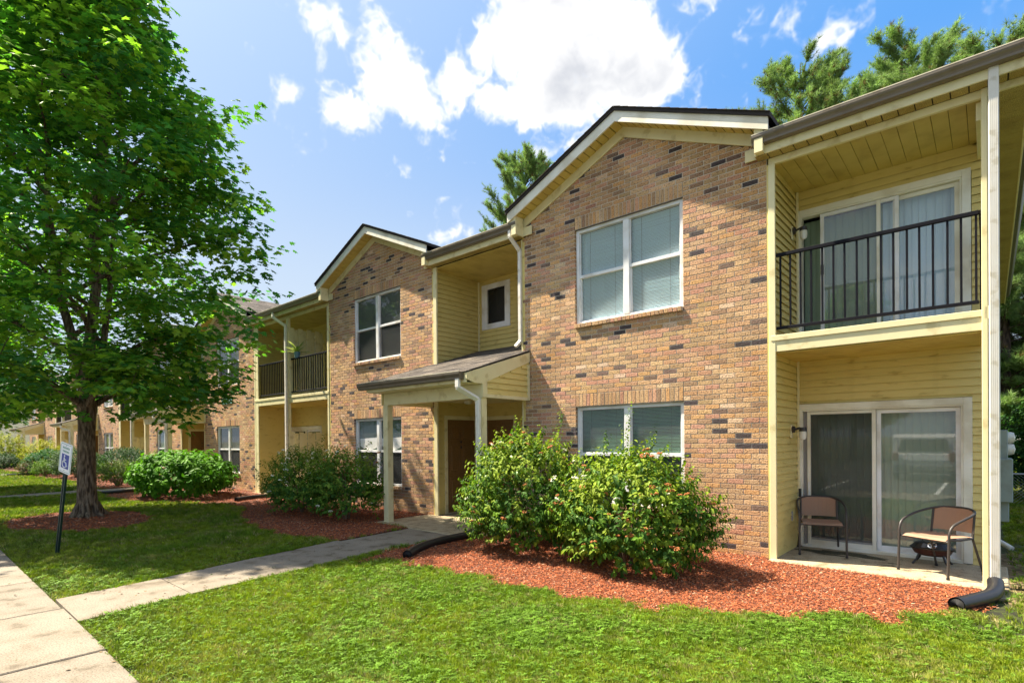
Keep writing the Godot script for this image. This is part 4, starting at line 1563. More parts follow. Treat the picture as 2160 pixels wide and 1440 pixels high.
func sheet(called: String, poly: PackedVector2Array, y: float, m: Material, parent: Node = self) -> MeshInstance3D:
	var st := mb()
	var p := poly.duplicate()
	for i in p.size():
		p[i].y = -p[i].y
	st.xf = Transform3D(Basis(Vector3.RIGHT, -PI / 2), Vector3.ZERO)
	st.prism(p, y - 0.05, y)
	return put(parent, called, st, m, "structure" if parent == self else "")

func P(a: Array) -> PackedVector2Array:
	var p := PackedVector2Array()
	for i in range(0, a.size(), 2):
		p.append(Vector2(a[i], a[i + 1]))
	return p

func ground() -> void:
	edge_noise.seed = 3
	edge_noise.frequency = 0.5
	bed_a = P([-4.2, 1.4, -4.2, 2.9, -4.02, 3.55, -3.2, 3.3, -2.3, 3.14, -1.5, 3.22, -0.7, 3.16, -0.14, 2.9, 0.59, 2.56, 1.4, 2.1, 1.84, 1.72, 2.0, 1.3, 2.08, 0.7, 2.05, 0.1, 0.0, 0.1, 0.0, -0.05, -4.0, -0.05, -4.0, 1.4])
	bed_b = P([-6.5, -0.05, -6.6, 1.4, -5.62, 1.4, -5.5, 2.87, -6.3, 3.26, -7.0, 3.3, -7.75, 3.2, -8.8, 3.0, -9.6, 2.75, -10.8, 2.1, -12.2, 1.9, -13.2, 2.5, -15.0, 3.4, -17.0, 3.5, -18.4, 3.2, -19.1, 2.9, -19.15, 1.4, -18.8, -0.05])
	bed_c = P([-21.3, -0.05, -21.5, 1.4, -20.5, 1.4, -20.4, 2.9, -22.0, 3.1, -26.0, 2.6, -29.6, 3.0, -33.0, 3.3, -34.2, 2.9, -34.1, -0.05])
	bed_d = P([-36.5, -0.05, -36.5, 1.4, -35.6, 1.4, -35.5, 2.8, -39.0, 3.2, -44.0, 3.2, -49.4, 3.0, -49.5, -0.05])
	sheet("ground", P([-140, 120, 120, 120, 120, -120, -140, -120]), 0.0, M.ground)
	for q in [bed_a, bed_b, bed_c, bed_d]:
		sheet("mulch_bed", q, 0.012, M.mulch_base)
	var ring := PackedVector2Array()
	for i in 40:
		var a := TAU * i / 40
		var f := 1.0 + 0.08 * edge_noise.get_noise_2d(cos(a) * 9, sin(a) * 9)
		ring.append(Vector2(-11.6 + cos(a) * 1.85 * f, 5.1 + sin(a) * 1.2 * f))
	sheet("mulch_bed", ring, 0.012, M.mulch_base)
	var bd := PackedVector2Array()
	for i in 30:
		var a := TAU * i / 30
		var f := 1.0 + 0.18 * edge_noise.get_noise_2d(cos(a) * 7, sin(a) * 7)
		bd.append(Vector2(3.3 + cos(a) * 1.35 * f, -0.8 + sin(a) * 2.6 * f))
	sheet("bare_soil", bd, 0.006, M.dirt)
	# walk along the parking, in slabs
	var walk := mb()
	walk.box(V(-75, -0.2, 6.66), V(14, 0.0, 8.5))
	var w := put(self, "sidewalk", walk, M.concrete_old, "structure")
	var x := 6.4
	while x > -60.0:
		var s := mb()
		s.cbox(V(x - 1.52, -0.12, 6.65 + rf(-0.006, 0.006)), V(x - 0.01, 0.034 + rf(-0.003, 0.003), 8.5), 0.008)
		put(w, "slab", s, M.concrete_old if rng.randf() < 0.5 else M.concrete)
		x -= 1.53
	for k in unit_at.size():
		var o: float = unit_at[k]
		var bs := mb()
		bs.box(V(o - 5.0, -0.2, 1.45), V(o - 4.5, 0.0, 6.62))
		var path := put(self, "footpath", bs, M.concrete_old, "structure")
		var zs := [1.43, 2.98, 4.36, 5.65, 6.64]
		for i in 4:
			var s := mb()
			var g := 0.006
			s.xf = Transform3D(Basis(Vector3.RIGHT, -PI / 2), V(o, 0, 0))
			s.prism(PackedVector2Array([Vector2(path_side(zs[i], false), -zs[i] - g), Vector2(path_side(zs[i], true), -zs[i] - g), Vector2(path_side(zs[i + 1], true), -zs[i + 1] + g), Vector2(path_side(zs[i + 1], false), -zs[i + 1] + g)]), -0.1, [0.004, 0.024, 0.029, 0.032][i])
			put(path, "slab", s, [M.concrete, M.concrete_old, M.concrete, M.concrete][i])
	var kb := mb()
	kb.cbox(V(-75, -0.2, 8.505), V(14, 0.036, 8.66), 0.02)
	put(self, "kerb", kb, M.concrete, "structure")
	sheet("parking_lot", P([-80, 8.66, 40, 8.66, 40, 28, -80, 28]), 0.004, M.asphalt)
	for i in 12:
		sheet("parking_line", P([-26.0 + i * 2.7, 8.9, -25.9 + i * 2.7, 8.9, -25.9 + i * 2.7, 14, -26.0 + i * 2.7, 14]), 0.008, M.paint)
	# mulch chips
	var chip := mb()
	chip.cbox(V(-0.5, -0.08, -0.13), V(0.5, 0.08, 0.13), 0.05)
	var at := []
	var cols := []
	var cam := V(2.12, 0, 7.73)
	var tries := 0
	while at.size() < 120000 and tries < 1500000:
		tries += 1
		var d := 2.6 * pow(40.0 / 2.6, rng.randf())
		var a := rf(-1.75, 0.25)
		var px := cam.x + sin(a) * d
		var pz := cam.z - cos(a) * d
		if not in_bed(px + rf(-0.05, 0.05), pz + rf(-0.07, 0.07), 0.25) or on_path(px, pz, 0.0) or (pz < 0.0) or (px > -0.02 and pz < 0.16):
			continue
		if px > -6.65 and px < -3.9 and pz < 1.42:
			continue
		var s := rf(0.007, 0.026) * (1.0 + d * 0.04)
		at.append(Transform3D(Basis.from_euler(V(rf(-0.5, 0.5), rf(0, TAU), rf(-0.5, 0.5))).scaled_local(V(s, s * rf(0.5, 1.0), s * rf(0.6, 1.3))), V(px, 0.014 + rng.randf() * 0.022, pz)))
		var f := rf(0.55, 1.35)
		var c := Color(0.385, 0.10, 0.03)
		var q := rng.randf()
		if q < 0.22: c = Color(0.46, 0.16, 0.06)
		elif q < 0.34: c = Color(0.16, 0.05, 0.026)
		elif q < 0.40: c = Color(0.50, 0.31, 0.19)
		cols.append(Color(c.r * f, c.g * f, c.b * f))
	copies(self, "mulch", chip.mesh(), M.mulch, at, cols)
	# grass
	var tuft := mb()
	for i in 9:
		var a := rf(0, TAU)
		var o := V(cos(a), 0, sin(a)) * rf(0.0, 0.028)
		var lean := V(cos(a + rf(-1, 1)), 0, sin(a + rf(-1, 1))) * rf(0.01, 0.035)
		var hh := rf(0.028, 0.058)
		var wd := V(-sin(a + 0.6), 0, cos(a + 0.6)) * rf(0.0022, 0.0042)
		var m := o + lean * 0.35 + V(0, hh * 0.6, 0)
		tuft.quad(o - wd, o + wd, m + wd * 0.8, m - wd * 0.8)
		tuft.tri(m - wd * 0.8, m + wd * 0.8, o + lean + V(0, hh, 0))
	var clover := mb()
	for i in 5:
		var a := rf(0, TAU)
		var o := V(cos(a), 0, sin(a)) * rf(0.005, 0.035) + V(0, rf(0.022, 0.042), 0)
		for k in 3:
			var b := TAU * k / 3 + a
			var e := V(cos(b), 0.12, sin(b)) * 0.0125
			var f := V(-sin(b), 0.1, cos(b)) * 0.006
			clover.quad(o, o + e * 0.6 + f, o + e, o + e * 0.6 - f)
	var tn := FastNoiseLite.new()
	tn.seed = 8
	tn.frequency = 0.55
	var g_at := []; var g_col := []; var c_at := []; var c_col := []
	tries = 0
	while g_at.size() + c_at.size() < 250000 and tries < 1200000:
		tries += 1
		var d := 1.9 * pow(60.0 / 1.9, rng.randf())
		var a := rf(-1.75, 0.6)
		var px := cam.x + sin(a) * d
		var pz := cam.z - cos(a) * d
		if on_path(px, pz, 0.02 - 0.03 * rng.randf()):
			continue
		if px < 2.4 and pz < 0.6 and in_bed(px, pz): continue
		if px < 2.3 and pz < 0.15: continue
		if in_bed(px + rf(-0.05, 0.05), pz + rf(-0.06, 0.06), 0.25): continue
		if px < -3.9 and pz < 1.4: continue
		var v := tn.get_noise_2d(px, pz)
		var dry := tn.get_noise_2d(px * 2.3 + 40.0, pz * 2.3)
		if bare(px, pz) and rng.randf() > 0.10 + maxf(0.0, dry) * 0.6: continue
		if pz > 6.2 and rng.randf() < (pz - 6.2) * 0.9: continue
		var clump := tn.get_noise_2d(px * 9.0, pz * 9.0)
		var f := rf(0.5, 1.4) * (1.0 + 0.3 * clump)
		var s := (0.82 + d * 0.028) * rf(0.65, 1.25) * (1.0 + 0.4 * v + 0.25 * clump)
		var c := Color(0.225, 0.285, 0.02).lerp(Color(0.135, 0.22, 0.016), clampf(0.5 + v * 1.6, 0, 1))
		if dry > 0.22 or pz > 6.1 - 0.5 * rng.randf():
			c = c.lerp(Color(0.38, 0.33, 0.12), clampf((dry - 0.12) * 2.0, 0.25, 0.8) * rng.randf())
		if rng.randf() < 0.07 + 0.12 * maxf(0.0, dry): c = Color(0.36, 0.30, 0.14)
		var q := Transform3D(Basis.from_euler(V(rf(-0.15, 0.15), rf(0, TAU), rf(-0.15, 0.15))).scaled_local(V(s, s, s)), V(px, 0, pz))
		if d < 9.0 and rng.randf() < 0.20 + 0.5 * maxf(0.0, v):
			c_at.append(q); c_col.append(Color(0.14 * f, 0.255 * f, 0.028 * f))
		else:
			g_at.append(q); g_col.append(Color(c.r * f, c.g * f, c.b * f))
	copies(self, "grass", tuft.mesh(), M.grass, g_at, g_col)
	copies(self, "clover", clover.mesh(), M.grass, c_at, c_col)

func litter() -> void:   # dead leaves and clippings on the walks and the patio
	var lf := oval_leaf(0.3, 0.2)
	var at := []
	var cols := []
	for i in 420:
		var p := V(rf(-6.0, 4.0), 0.037, rf(6.66, 8.3))
		if i % 3 == 1:
			var z := rf(1.5, 6.5)
			p = V(rf(path_side(z, false), path_side(z, true)), 0.034, z)
		elif i % 12 == 2:
			p = V(rf(0.2, 2.0), 0.027, rf(-1.0, 0.1))
		elif i % 12 == 5:
			p = V(rf(-6.3, -4.2), 0.023, rf(-1.2, 1.3))
		at.append(Transform3D(leaf_basis(V(rf(-1, 1), rf(-0.05, 0.1), rf(-1, 1)), V(0, 1, 0) + rand_dir() * 0.2, rf(0.012, 0.04)), p))
		var f := rf(0.5, 1.2)
		cols.append(Color(0.16 * f, 0.11 * f, 0.05 * f) if rng.randf() < 0.7 else Color(0.12 * f, 0.16 * f, 0.04 * f))
	copies(self, "leaf_litter", lf, M.litter, at, cols)

# ---------------------------------------------------------------- small things
func hose(label: String, pts: Array, r := 0.062) -> void:
	var c := Curve3D.new()
	for i in pts.size():
		var a: Vector3 = pts[maxi(i - 1, 0)]
		var b: Vector3 = pts[mini(i + 1, pts.size() - 1)]
		var tan := (b - a) * 0.18
		c.add_point(pts[i], -tan, tan)
	var l := c.get_baked_length()
	var n := int(l / 0.011)
	var p := []
	var rr := []
	for i in n + 1:
		p.append(c.sample_baked(l * i / n, true))
		rr.append(r * (1.0 if i % 3 else 0.945))
	var t := thing("drain_pipe", label, "drain pipe", p[0])
	var st := mb()
	st.xf = Transform3D(Basis(), -p[0])
	st.tube(p, rr, 18, false)
	put(t, "pipe", st, M.hose)
	var inn := mb()
	inn.xf = st.xf
	var e := p.size() - 1
	var ins := []
	var ir := []
	for i in 16:
		ins.append(p[e - i]); ir.append(r * 0.9)
	inn.tube(ins, ir, 18, true)
	inn.v.reverse()
	put(t, "bore", inn, M.hose_inner)
	var rim := mb()
	rim.xf = st.xf
	var z: Vector3 = (p[e] - p[e - 1]).normalized()
	rim.tube([p[e] - z * 0.012, p[e] + z * 0.004], [r * 1.03, r * 1.03], 18, false)
	rim.tube([p[e] + z * 0.004, p[e] - z * 0.012], [r * 0.9, r * 0.9], 18, false)
	put(t, "rim", rim, M.hose)

func patio_chair(label: String, at: Vector3, turn: float) -> Node3D:
	var t := thing("patio_chair", label, "chair", at, turn, "sling chairs on the patio")
	var c := Curve3D.new()
	var pts := [V(-0.265, 0.0, 0.27), V(-0.265, 0.50, 0.245), V(-0.27, 0.585, 0.19), V(-0.275, 0.645, 0.02), V(-0.255, 0.69, -0.16), V(-0.19, 0.72, -0.265), V(-0.08, 0.735, -0.305), V(0.08, 0.735, -0.305), V(0.19, 0.72, -0.265), V(0.255, 0.69, -0.16), V(0.275, 0.645, 0.02), V(0.27, 0.585, 0.19), V(0.265, 0.50, 0.245), V(0.265, 0.0, 0.27)]
	for i in pts.size():
		var a: Vector3 = pts[maxi(i - 1, 0)]
		var b: Vector3 = pts[mini(i + 1, pts.size() - 1)]
		var d := (b - a) * 0.16
		if i == 1 or i == 12:
			d = d.normalized() * 0.05
		c.add_point(pts[i], -d, d)
	var p := []
	var r := []
	var l := c.get_baked_length()
	for i in 61:
		p.append(c.sample_baked(l * i / 60.0, true)); r.append(0.0135)
	var st := mb()
	st.tube(p, r, 10)
	put(t, "arm_frame", st, M.chair_frame)
	for s in [-1.0, 1.0]:
		var lg := mb()
		lg.tube([V(s * 0.215, 0.70, -0.245), V(s * 0.215, 0.44, -0.21), V(s * 0.222, 0.40, -0.20), V(s * 0.245, 0.0, -0.34)], [0.012, 0.012, 0.012, 0.012], 10)
		put(t, "rear_leg", lg, M.chair_frame)
		var ft := mb()
		ft.tube([V(s * 0.265, 0.0, 0.27), V(s * 0.265, 0.025, 0.269)], [0.0165, 0.0165], 10)
		ft.tube([V(s * 0.245, 0.0, -0.34), V(s * 0.2435, 0.025, -0.331)], [0.0155, 0.0155], 10)
		put(t, "foot_cap", ft, M.hose)
	var sf := mb()
	for s in [-1.0, 1.0]:
		sf.tube([V(s * 0.222, 0.415, -0.20), V(s * 0.22, 0.405, 0.0), V(s * 0.215, 0.42, 0.22)], [0.011, 0.011, 0.011], 8)
	sf.tube([V(-0.265, 0.405, 0.235), V(0.265, 0.405, 0.235)], [0.011, 0.011], 8)
	sf.tube([V(-0.222, 0.42, -0.20), V(0.222, 0.42, -0.20)], [0.010, 0.010], 8)
	put(t, "seat_frame", sf, M.chair_frame)
	var sling := func(f: Callable) -> MB:
		var q := mb()
		for i in 10:
			for j in 10:
				var a: Vector3 = f.call(i / 10.0, j / 10.0); var b: Vector3 = f.call((i + 1) / 10.0, j / 10.0)
				var d: Vector3 = f.call((i + 1) / 10.0, (j + 1) / 10.0); var e: Vector3 = f.call(i / 10.0, (j + 1) / 10.0)
				q.quad(a, b, d, e)
		return q
	put(t, "seat", sling.call(func(u: float, w: float) -> Vector3: return V(lerpf(-0.225, 0.225, u), 0.432 - 0.028 * sin(u * PI) * sin(w * PI) + 0.008 * w - 0.03 * pow(maxf(0, w - 0.85) / 0.15, 2.0), lerpf(-0.185, 0.25, w))), M.sling)
	put(t, "backrest", sling.call(func(u: float, w: float) -> Vector3: return V(lerpf(0.225, -0.225, u), lerpf(0.47, 0.722 + 0.022 * sin(u * PI), w), lerpf(-0.205, -0.25, w) - 0.055 * sin(u * PI))), M.sling)
	return t

func grill() -> void:
	var t := thing("portable_grill", "small black tabletop charcoal grill under the right patio chair", "grill", V(1.60, 0.022, -0.90), -0.08)
	var sq := Transform3D(Basis.from_scale(V(1.0, 1, 0.72)), Vector3.ZERO)
	var b := mb()
	b.xf = sq
	b.lathe([Vector2(0.0, 0.105), Vector2(0.12, 0.105), Vector2(0.175, 0.13), Vector2(0.2, 0.175), Vector2(0.212, 0.19), Vector2(0.212, 0.197), Vector2(0.19, 0.197)], 28)
	put(t, "bowl", b, M.grill_red)
	var l := mb()
	l.xf = sq
	l.lathe([Vector2(0.222, 0.192), Vector2(0.222, 0.204), Vector2(0.205, 0.214), Vector2(0.165, 0.262), Vector2(0.12, 0.28), Vector2(0.0, 0.284)], 28)
	put(t, "lid", l, M.grill)
	var h := mb()
	h.tube([V(-0.09, 0.275, 0), V(-0.10, 0.31, 0), V(-0.075, 0.335, 0), V(0.075, 0.335, 0), V(0.10, 0.31, 0), V(0.09, 0.275, 0)], [0.006, 0.006, 0.006, 0.006, 0.006, 0.006], 8)
	put(t, "lid_handle", h, M.grill)
	var v := mb()
	v.xf = Transform3D(Basis(Vector3.RIGHT, 0.86), V(0.02, 0.246, 0.128))
	v.lathe([Vector2(0.045, 0.0), Vector2(0.045, 0.008), Vector2(0.034, 0.01), Vector2(0.034, 0.0)], 22)
	v.lathe([Vector2(0.012, 0.0), Vector2(0.012, 0.012), Vector2(0.0, 0.013)], 14)
	for i in 4:
		v.bar(V(0, 0.006, 0), V(cos(i * PI / 2 + 0.3) * 0.04, 0.006, sin(i * PI / 2 + 0.3) * 0.04), 0.011, 0.006)
	put(t, "vent_wheel", v, M.chrome)
	for q in [V(-0.13, 0, 0.09), V(0.13, 0, 0.09), V(-0.13, 0, -0.09), V(0.13, 0, -0.09)]:
		var g := mb()
		g.tube([q * 0.9 + V(0, 0.125, 0), q * 1.05 + V(0, 0.06, 0), q * 1.35], [0.012, 0.012, 0.012], 8)
		put(t, "leg", g, M.grill)

func parking_sign() -> void:
	var t := thing("parking_sign", "leaning green post with a white accessible parking sign and blue wheelchair symbol", "sign", V(-7.68, 0, 6.156), 0.30)
	var lean := Basis(Vector3.BACK, -0.235) * Basis(Vector3.RIGHT, 0.02)
	var x := Transform3D(lean, Vector3.ZERO)
	var p := mb()
	p.xf = x
	p.prism(PackedVector2Array([Vector2(-0.03, 0.0), Vector2(-0.03, 0.006), Vector2(-0.014, 0.008), Vector2(-0.012, 0.03), Vector2(0.012, 0.03), Vector2(0.014, 0.008), Vector2(0.03, 0.006), Vector2(0.03, 0.0), Vector2(0.018, 0.0), Vector2(0.008, 0.024), Vector2(-0.008, 0.024), Vector2(-0.018, 0.0)]), 0.0, 1.62)
	# the profile runs up the post
	p = mb()
	p.xf = x
	p.cbox(V(-0.030, -0.2, -0.006), V(-0.016, 1.62, 0.002), 0.001)
	p.cbox(V(0.016, -0.2, -0.006), V(0.030, 1.62, 0.002), 0.001)
	p.cbox(V(-0.016, -0.2, -0.034), V(-0.009, 1.62, 0.0), 0.001)
	p.cbox(V(0.009, -0.2, -0.034), V(0.016, 1.62, 0.0), 0.001)
	p.cbox(V(-0.0155, -0.2, -0.036), V(0.0155, 1.62, -0.030), 0.001)
	put(t, "post", p, M.sign_post)
	var pl := PackedVector2Array()
	for q in [[0.11, 1.60, 0.0], [-0.11, 1.60, PI / 2], [-0.11, 1.24, PI], [0.11, 1.24, PI * 1.5]]:
		for i in 6:
			var a: float = q[2] + i * PI / 10
			pl.append(Vector2(q[0] + cos(a) * 0.035, q[1] + sin(a) * 0.035))
	var s := mb()
	s.xf = x
	s.prism(pl, 0.003, 0.006)
	var plate := put(t, "sign_plate", s, M.sign_white)
	var bd := mb()
	bd.xf = x
	for q in [[V(-0.125, 1.612, 0.0062), V(0.125, 1.617, 0.0072)], [V(-0.125, 1.223, 0.0062), V(0.125, 1.228, 0.0072)], [V(-0.133, 1.24, 0.0062), V(-0.128, 1.60, 0.0072)], [V(0.128, 1.24, 0.0062), V(0.133, 1.60, 0.0072)]]:
		bd.box(q[0], q[1])
	put(plate, "border", bd, M.sign_green)
	for q in [["RESERVED", 1.563, 0.0011], ["PARKING", 1.513, 0.0011]]:
		var tm := TextMesh.new()
		var f := SystemFont.new()
		f.font_names = PackedStringArray(["Droid Sans"])
		f.font_weight = 700
		tm.font = f
		tm.text = q[0]
		tm.font_size = 32
		tm.pixel_size = q[2]
		tm.depth = 0.001
		put(plate, "lettering", tm, M.sign_green, "", x * Transform3D(Basis(), V(0, q[1], 0.0068)))
	var bl := mb()
	bl.xf = x
	bl.box(V(-0.088, 1.275, 0.0062), V(0.088, 1.475, 0.0078))
	put(plate, "symbol_ground", bl, M.sign_blue)
	var sy := mb()
	sy.xf = x * Transform3D(Basis(), V(0, 1.375, 0.0092))
	sy.tube([V(-0.018, 0.075, -0.001), V(-0.018, 0.075, 0.001)], [0.014, 0.014], 14)
	var arc := []
	var ar := []
	for i in 15:
		var a := lerpf(2.2, 6.0, i / 14.0)
		arc.append(V(-0.005 + cos(a) * 0.05, -0.035 + sin(a) * 0.05, 0)); ar.append(0.006)
	sy.tube(arc, ar, 6)
	sy.tube([V(-0.018, 0.055, 0), V(-0.012, -0.012, 0), V(0.030, -0.012, 0), V(0.048, -0.062, 0), V(0.066, -0.056, 0)], [0.009, 0.009, 0.008, 0.008, 0.007], 6)
	sy.tube([V(-0.015, 0.025, 0), V(0.026, 0.025, 0)], [0.007, 0.007], 6)
	put(plate, "wheelchair_symbol", sy, M.sign_white)
	var bo := mb()
	for y in [1.60, 1.25]:
		bo.xf = x
		bo.tube([V(0, y, 0.006), V(0, y, 0.011)], [0.007, 0.006], 8)
	put(plate, "bolt", bo, M.chrome)

func meters() -> void:
	var t := thing("utility_meter", "grey electric meter cabinet on the right end wall beyond the downspout", "meter cabinet", V(2.105, 0, -2.0))
	for q in [["meter_box", V(0, 1.28, -0.25), V(0.19, 1.66, 0.05)], ["main_cabinet", V(0, 0.74, -0.45), V(0.235, 1.29, 0.15)], ["lower_box", V(0, 0.48, -0.2), V(0.2, 0.738, 0.05)]]:
		var s := mb()
		s.cbox(q[1], q[2], 0.008)
		var o := put(t, q[0], s, M.meter)
		if q[0] == "meter_box":
			for y in [1.41, 1.56]:
				var d := mb()
				d.xf = Transform3D(Basis(Vector3.BACK, -PI / 2), V(0.19, y, -0.1))
				d.lathe([Vector2(0.075, 0.0), Vector2(0.075, 0.02), Vector2(0.065, 0.06), Vector2(0.0, 0.075)], 20)
				put(o, "meter_dial", d, M.frosted)
	var pi := mb()
	pi.tube([V(0.05, 1.66, -0.1), V(0.05, 2.25, -0.1)], [0.022, 0.022], 10)
	pi.tube([V(0.06, -0.1, -0.08), V(0.06, 0.48, -0.08)], [0.03, 0.03], 10)
	put(t, "conduit", pi, M.meter)
	var sp := mb()
	sp.tube([V(0.03, 0.3, -0.9), V(0.08, 0.12, -0.85), V(0.24, 0.03, -0.7)], [0.035, 0.035, 0.035], 10)
	put(t, "splash_pipe", sp, M.downspout)

func chain_fence() -> void:
	var t := thing("chain_link_fence", "low grey chain link fence behind the building end", "fence", V(2.2, 0, -9.5))
	var r := mb()
	r.tube([V(0, 0.72, 0), V(7.0, 0.72, 0)], [0.02, 0.02], 8)
	put(t, "top_rail", r, M.wire)
	for i in 4:
		var p := mb()
		p.tube([V(i * 2.3 + 0.05, -0.1, 0), V(i * 2.3 + 0.05, 0.76, 0)], [0.024, 0.024], 8)
		put(t, "fence_post", p, M.wire)
	var w := mb()
	for i in 100:
		var x := i * 0.07
		w.bar(V(x, 0.02, 0), V(x + 0.68, 0.70, 0), 0.004, 0.004, Vector3.BACK)
		w.bar(V(x + 0.68, 0.02, 0.004), V(x, 0.70, 0.004), 0.004, 0.004, Vector3.BACK)
	put(t, "wire_mesh", w, M.wire, "stuff")

func potted_plant() -> void:
	var t := thing("potted_plant", "arching green houseplant in a blue pot on the second floor balcony rail", "plant", V(-12.25, 3.96, -0.05))
	var p := mb()
	p.lathe([Vector2(0.0, -0.02), Vector2(0.065, -0.02), Vector2(0.09, 0.14), Vector2(0.095, 0.15), Vector2(0.08, 0.15), Vector2(0.07, 0.12)], 16)
	put(t, "pot", p, M.pot)
	var lf := oval_leaf(0.07, 0.55)
	for i in 22:
		var a := rf(0, TAU)
		var e := rf(0.5, 1.4)
		put(t, "leaf", lf, M["leaf_%d" % (i % 3)], "", Transform3D(leaf_basis(V(cos(a) * cos(e), sin(e), sin(a) * cos(e)), V(0, 1, 0) - V(cos(a), 0, sin(a)) * 0.4, rf(0.28, 0.48)), V(0, 0.1, 0)))

func far_house() -> void:
	var t := thing("neighbour_building", "distant pale sided and brick apartment building across the end of the lawn", "building", V(-64, 0, 2))
	var s := mb()
	s.box(V(-9, 0, -5), V(0, 5.3, -0.4))
	put(t, "sided_wall", s, M.far_wall)
	var bw := mb()
	bw.box(V(-9, 0, -0.4), V(0.15, 5.3, 7))
	put(t, "brick_wall", bw, M.far_brick)
	var lap := mb()
	for i in 26:
		lap.xf = wall_at(V(0.002, i * 0.2, -0.42), Vector3.RIGHT)
		board(lap, 4.5, 0.2)
	put(t, "siding_boards", lap, M.far_wall, "stuff")
	var rr := mb()
	rr.xf = Transform3D(Basis(Vector3.UP, 0), Vector3.ZERO)
	rr.prism(PackedVector2Array([Vector2(-9.5, 5.3), Vector2(0.6, 5.3), Vector2(-4.5, 7.6)]), -5.4, 7.4)
	put(t, "roof", rr, M.shingle_1)
	for q in [[1.2, 0.8], [1.2, 3.5], [4.2, 0.8], [4.2, 3.5]]:
		var w := mb()
		w.cbox(V(0.15, q[1], q[0]), V(0.2, q[1] + 1.4, q[0] + 1.5), 0.01)
		var fr := put(t, "window", w, M.vinyl)
		var g := mb()
		g.box(V(0.2, q[1] + 0.1, q[0] + 0.1), V(0.205, q[1] + 1.3, q[0] + 1.4))
		put(fr, "pane", g, M.dark_metal)

func parked_car() -> void:   # stands behind the camera and shows as a reflection in the patio door
	var t := thing("parked_car", "white parked sport utility car whose reflection shows in the right patio door pane", "car", V(0.4, 0.004, 14.2))
	var side := PackedVector2Array([Vector2(0.0, 0.42), Vector2(0.02, 0.75), Vector2(0.12, 0.95), Vector2(0.2, 1.0), Vector2(0.42, 1.55), Vector2(0.62, 1.66), Vector2(2.5, 1.68), Vector2(2.75, 1.6), Vector2(3.45, 1.08), Vector2(4.35, 0.95), Vector2(4.5, 0.78), Vector2(4.52, 0.4), Vector2(4.1, 0.28), Vector2(0.3, 0.28)])
	var along := Transform3D(Basis(V(0, 0, 1), V(0, 1, 0), V(-1, 0, 0)), Vector3.ZERO)
	var b := mb()
	b.xf = along
	b.prism(side, -0.88, 0.88)
	var body := put(t, "body", b, M.car_paint)
	var g := mb()
	g.prism(PackedVector2Array([Vector2(-0.72, 1.06), Vector2(0.72, 1.06), Vector2(0.62, 1.5), Vector2(-0.62, 1.5)]), -0.01, 0.03)
	put(body, "rear_window", g, M.car_glass, "", Transform3D(Basis(Vector3.RIGHT, 0.38), V(0, 0.09, -0.19)))
	for s in [-1.0, 1.0]:
		var sg := mb()
		sg.xf = along
		sg.prism(PackedVector2Array([Vector2(0.55, 1.08), Vector2(0.68, 1.55), Vector2(2.55, 1.57), Vector2(3.2, 1.1)]), s * 0.885 - 0.006, s * 0.885 + 0.006)
		put(body, "side_window", sg, M.car_glass)
		var tl := mb()
		tl.cbox(V(s * 0.78 - 0.08, 0.72, -0.015), V(s * 0.78 + 0.08, 1.02, 0.12), 0.015)
		put(t, "tail_lamp", tl, M.lamp_red)
		for z in [0.85, 3.6]:
			var w := mb()
			w.tube([V(s * 0.72, 0.34, z), V(s * 0.9, 0.34, z)], [0.34, 0.33], 22)
			var wheel := put(t, "wheel", w, M.tyre)
			var rim := mb()
			rim.tube([V(s * 0.88, 0.34, z), V(s * 0.91, 0.34, z)], [0.21, 0.19], 16)
			put(wheel, "rim", rim, M.chrome)
	var bp := mb()
	bp.cbox(V(-0.86, 0.36, -0.06), V(0.86, 0.58, 0.1), 0.03)
	put(t, "bumper", bp, M.vinyl_grey)

# ---------------------------------------------------------------- sky
func sky_color(dir: Vector3, sun: Vector3) -> Color:
	var e := clampf(dir.y, 0.0, 1.0)
	var zen := Color(0.085, 0.15, 0.27)  # zenith, out of view, brightened to lift the fill light
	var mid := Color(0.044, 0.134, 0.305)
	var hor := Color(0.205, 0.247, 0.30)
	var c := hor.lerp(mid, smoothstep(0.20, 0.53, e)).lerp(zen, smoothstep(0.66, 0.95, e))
	var near := clampf(dir.dot(sun) * 0.5 + 0.5, 0.0, 1.0)
	var haze := smoothstep(0.62, 1.0, near)
	c = c.lerp(Color(0.207, 0.25, 0.307), haze * 0.92 * (1.0 - 0.35 * e))
	c += Color(1.0, 0.95, 0.85) * (pow(near, 60.0) * 1.2 + pow(near, 14.0) * 0.08)
	if dir.y < 0.0:
		c = c.lerp(Color(0.18, 0.2, 0.14), smoothstep(0.0, -0.12, dir.y))
	return c

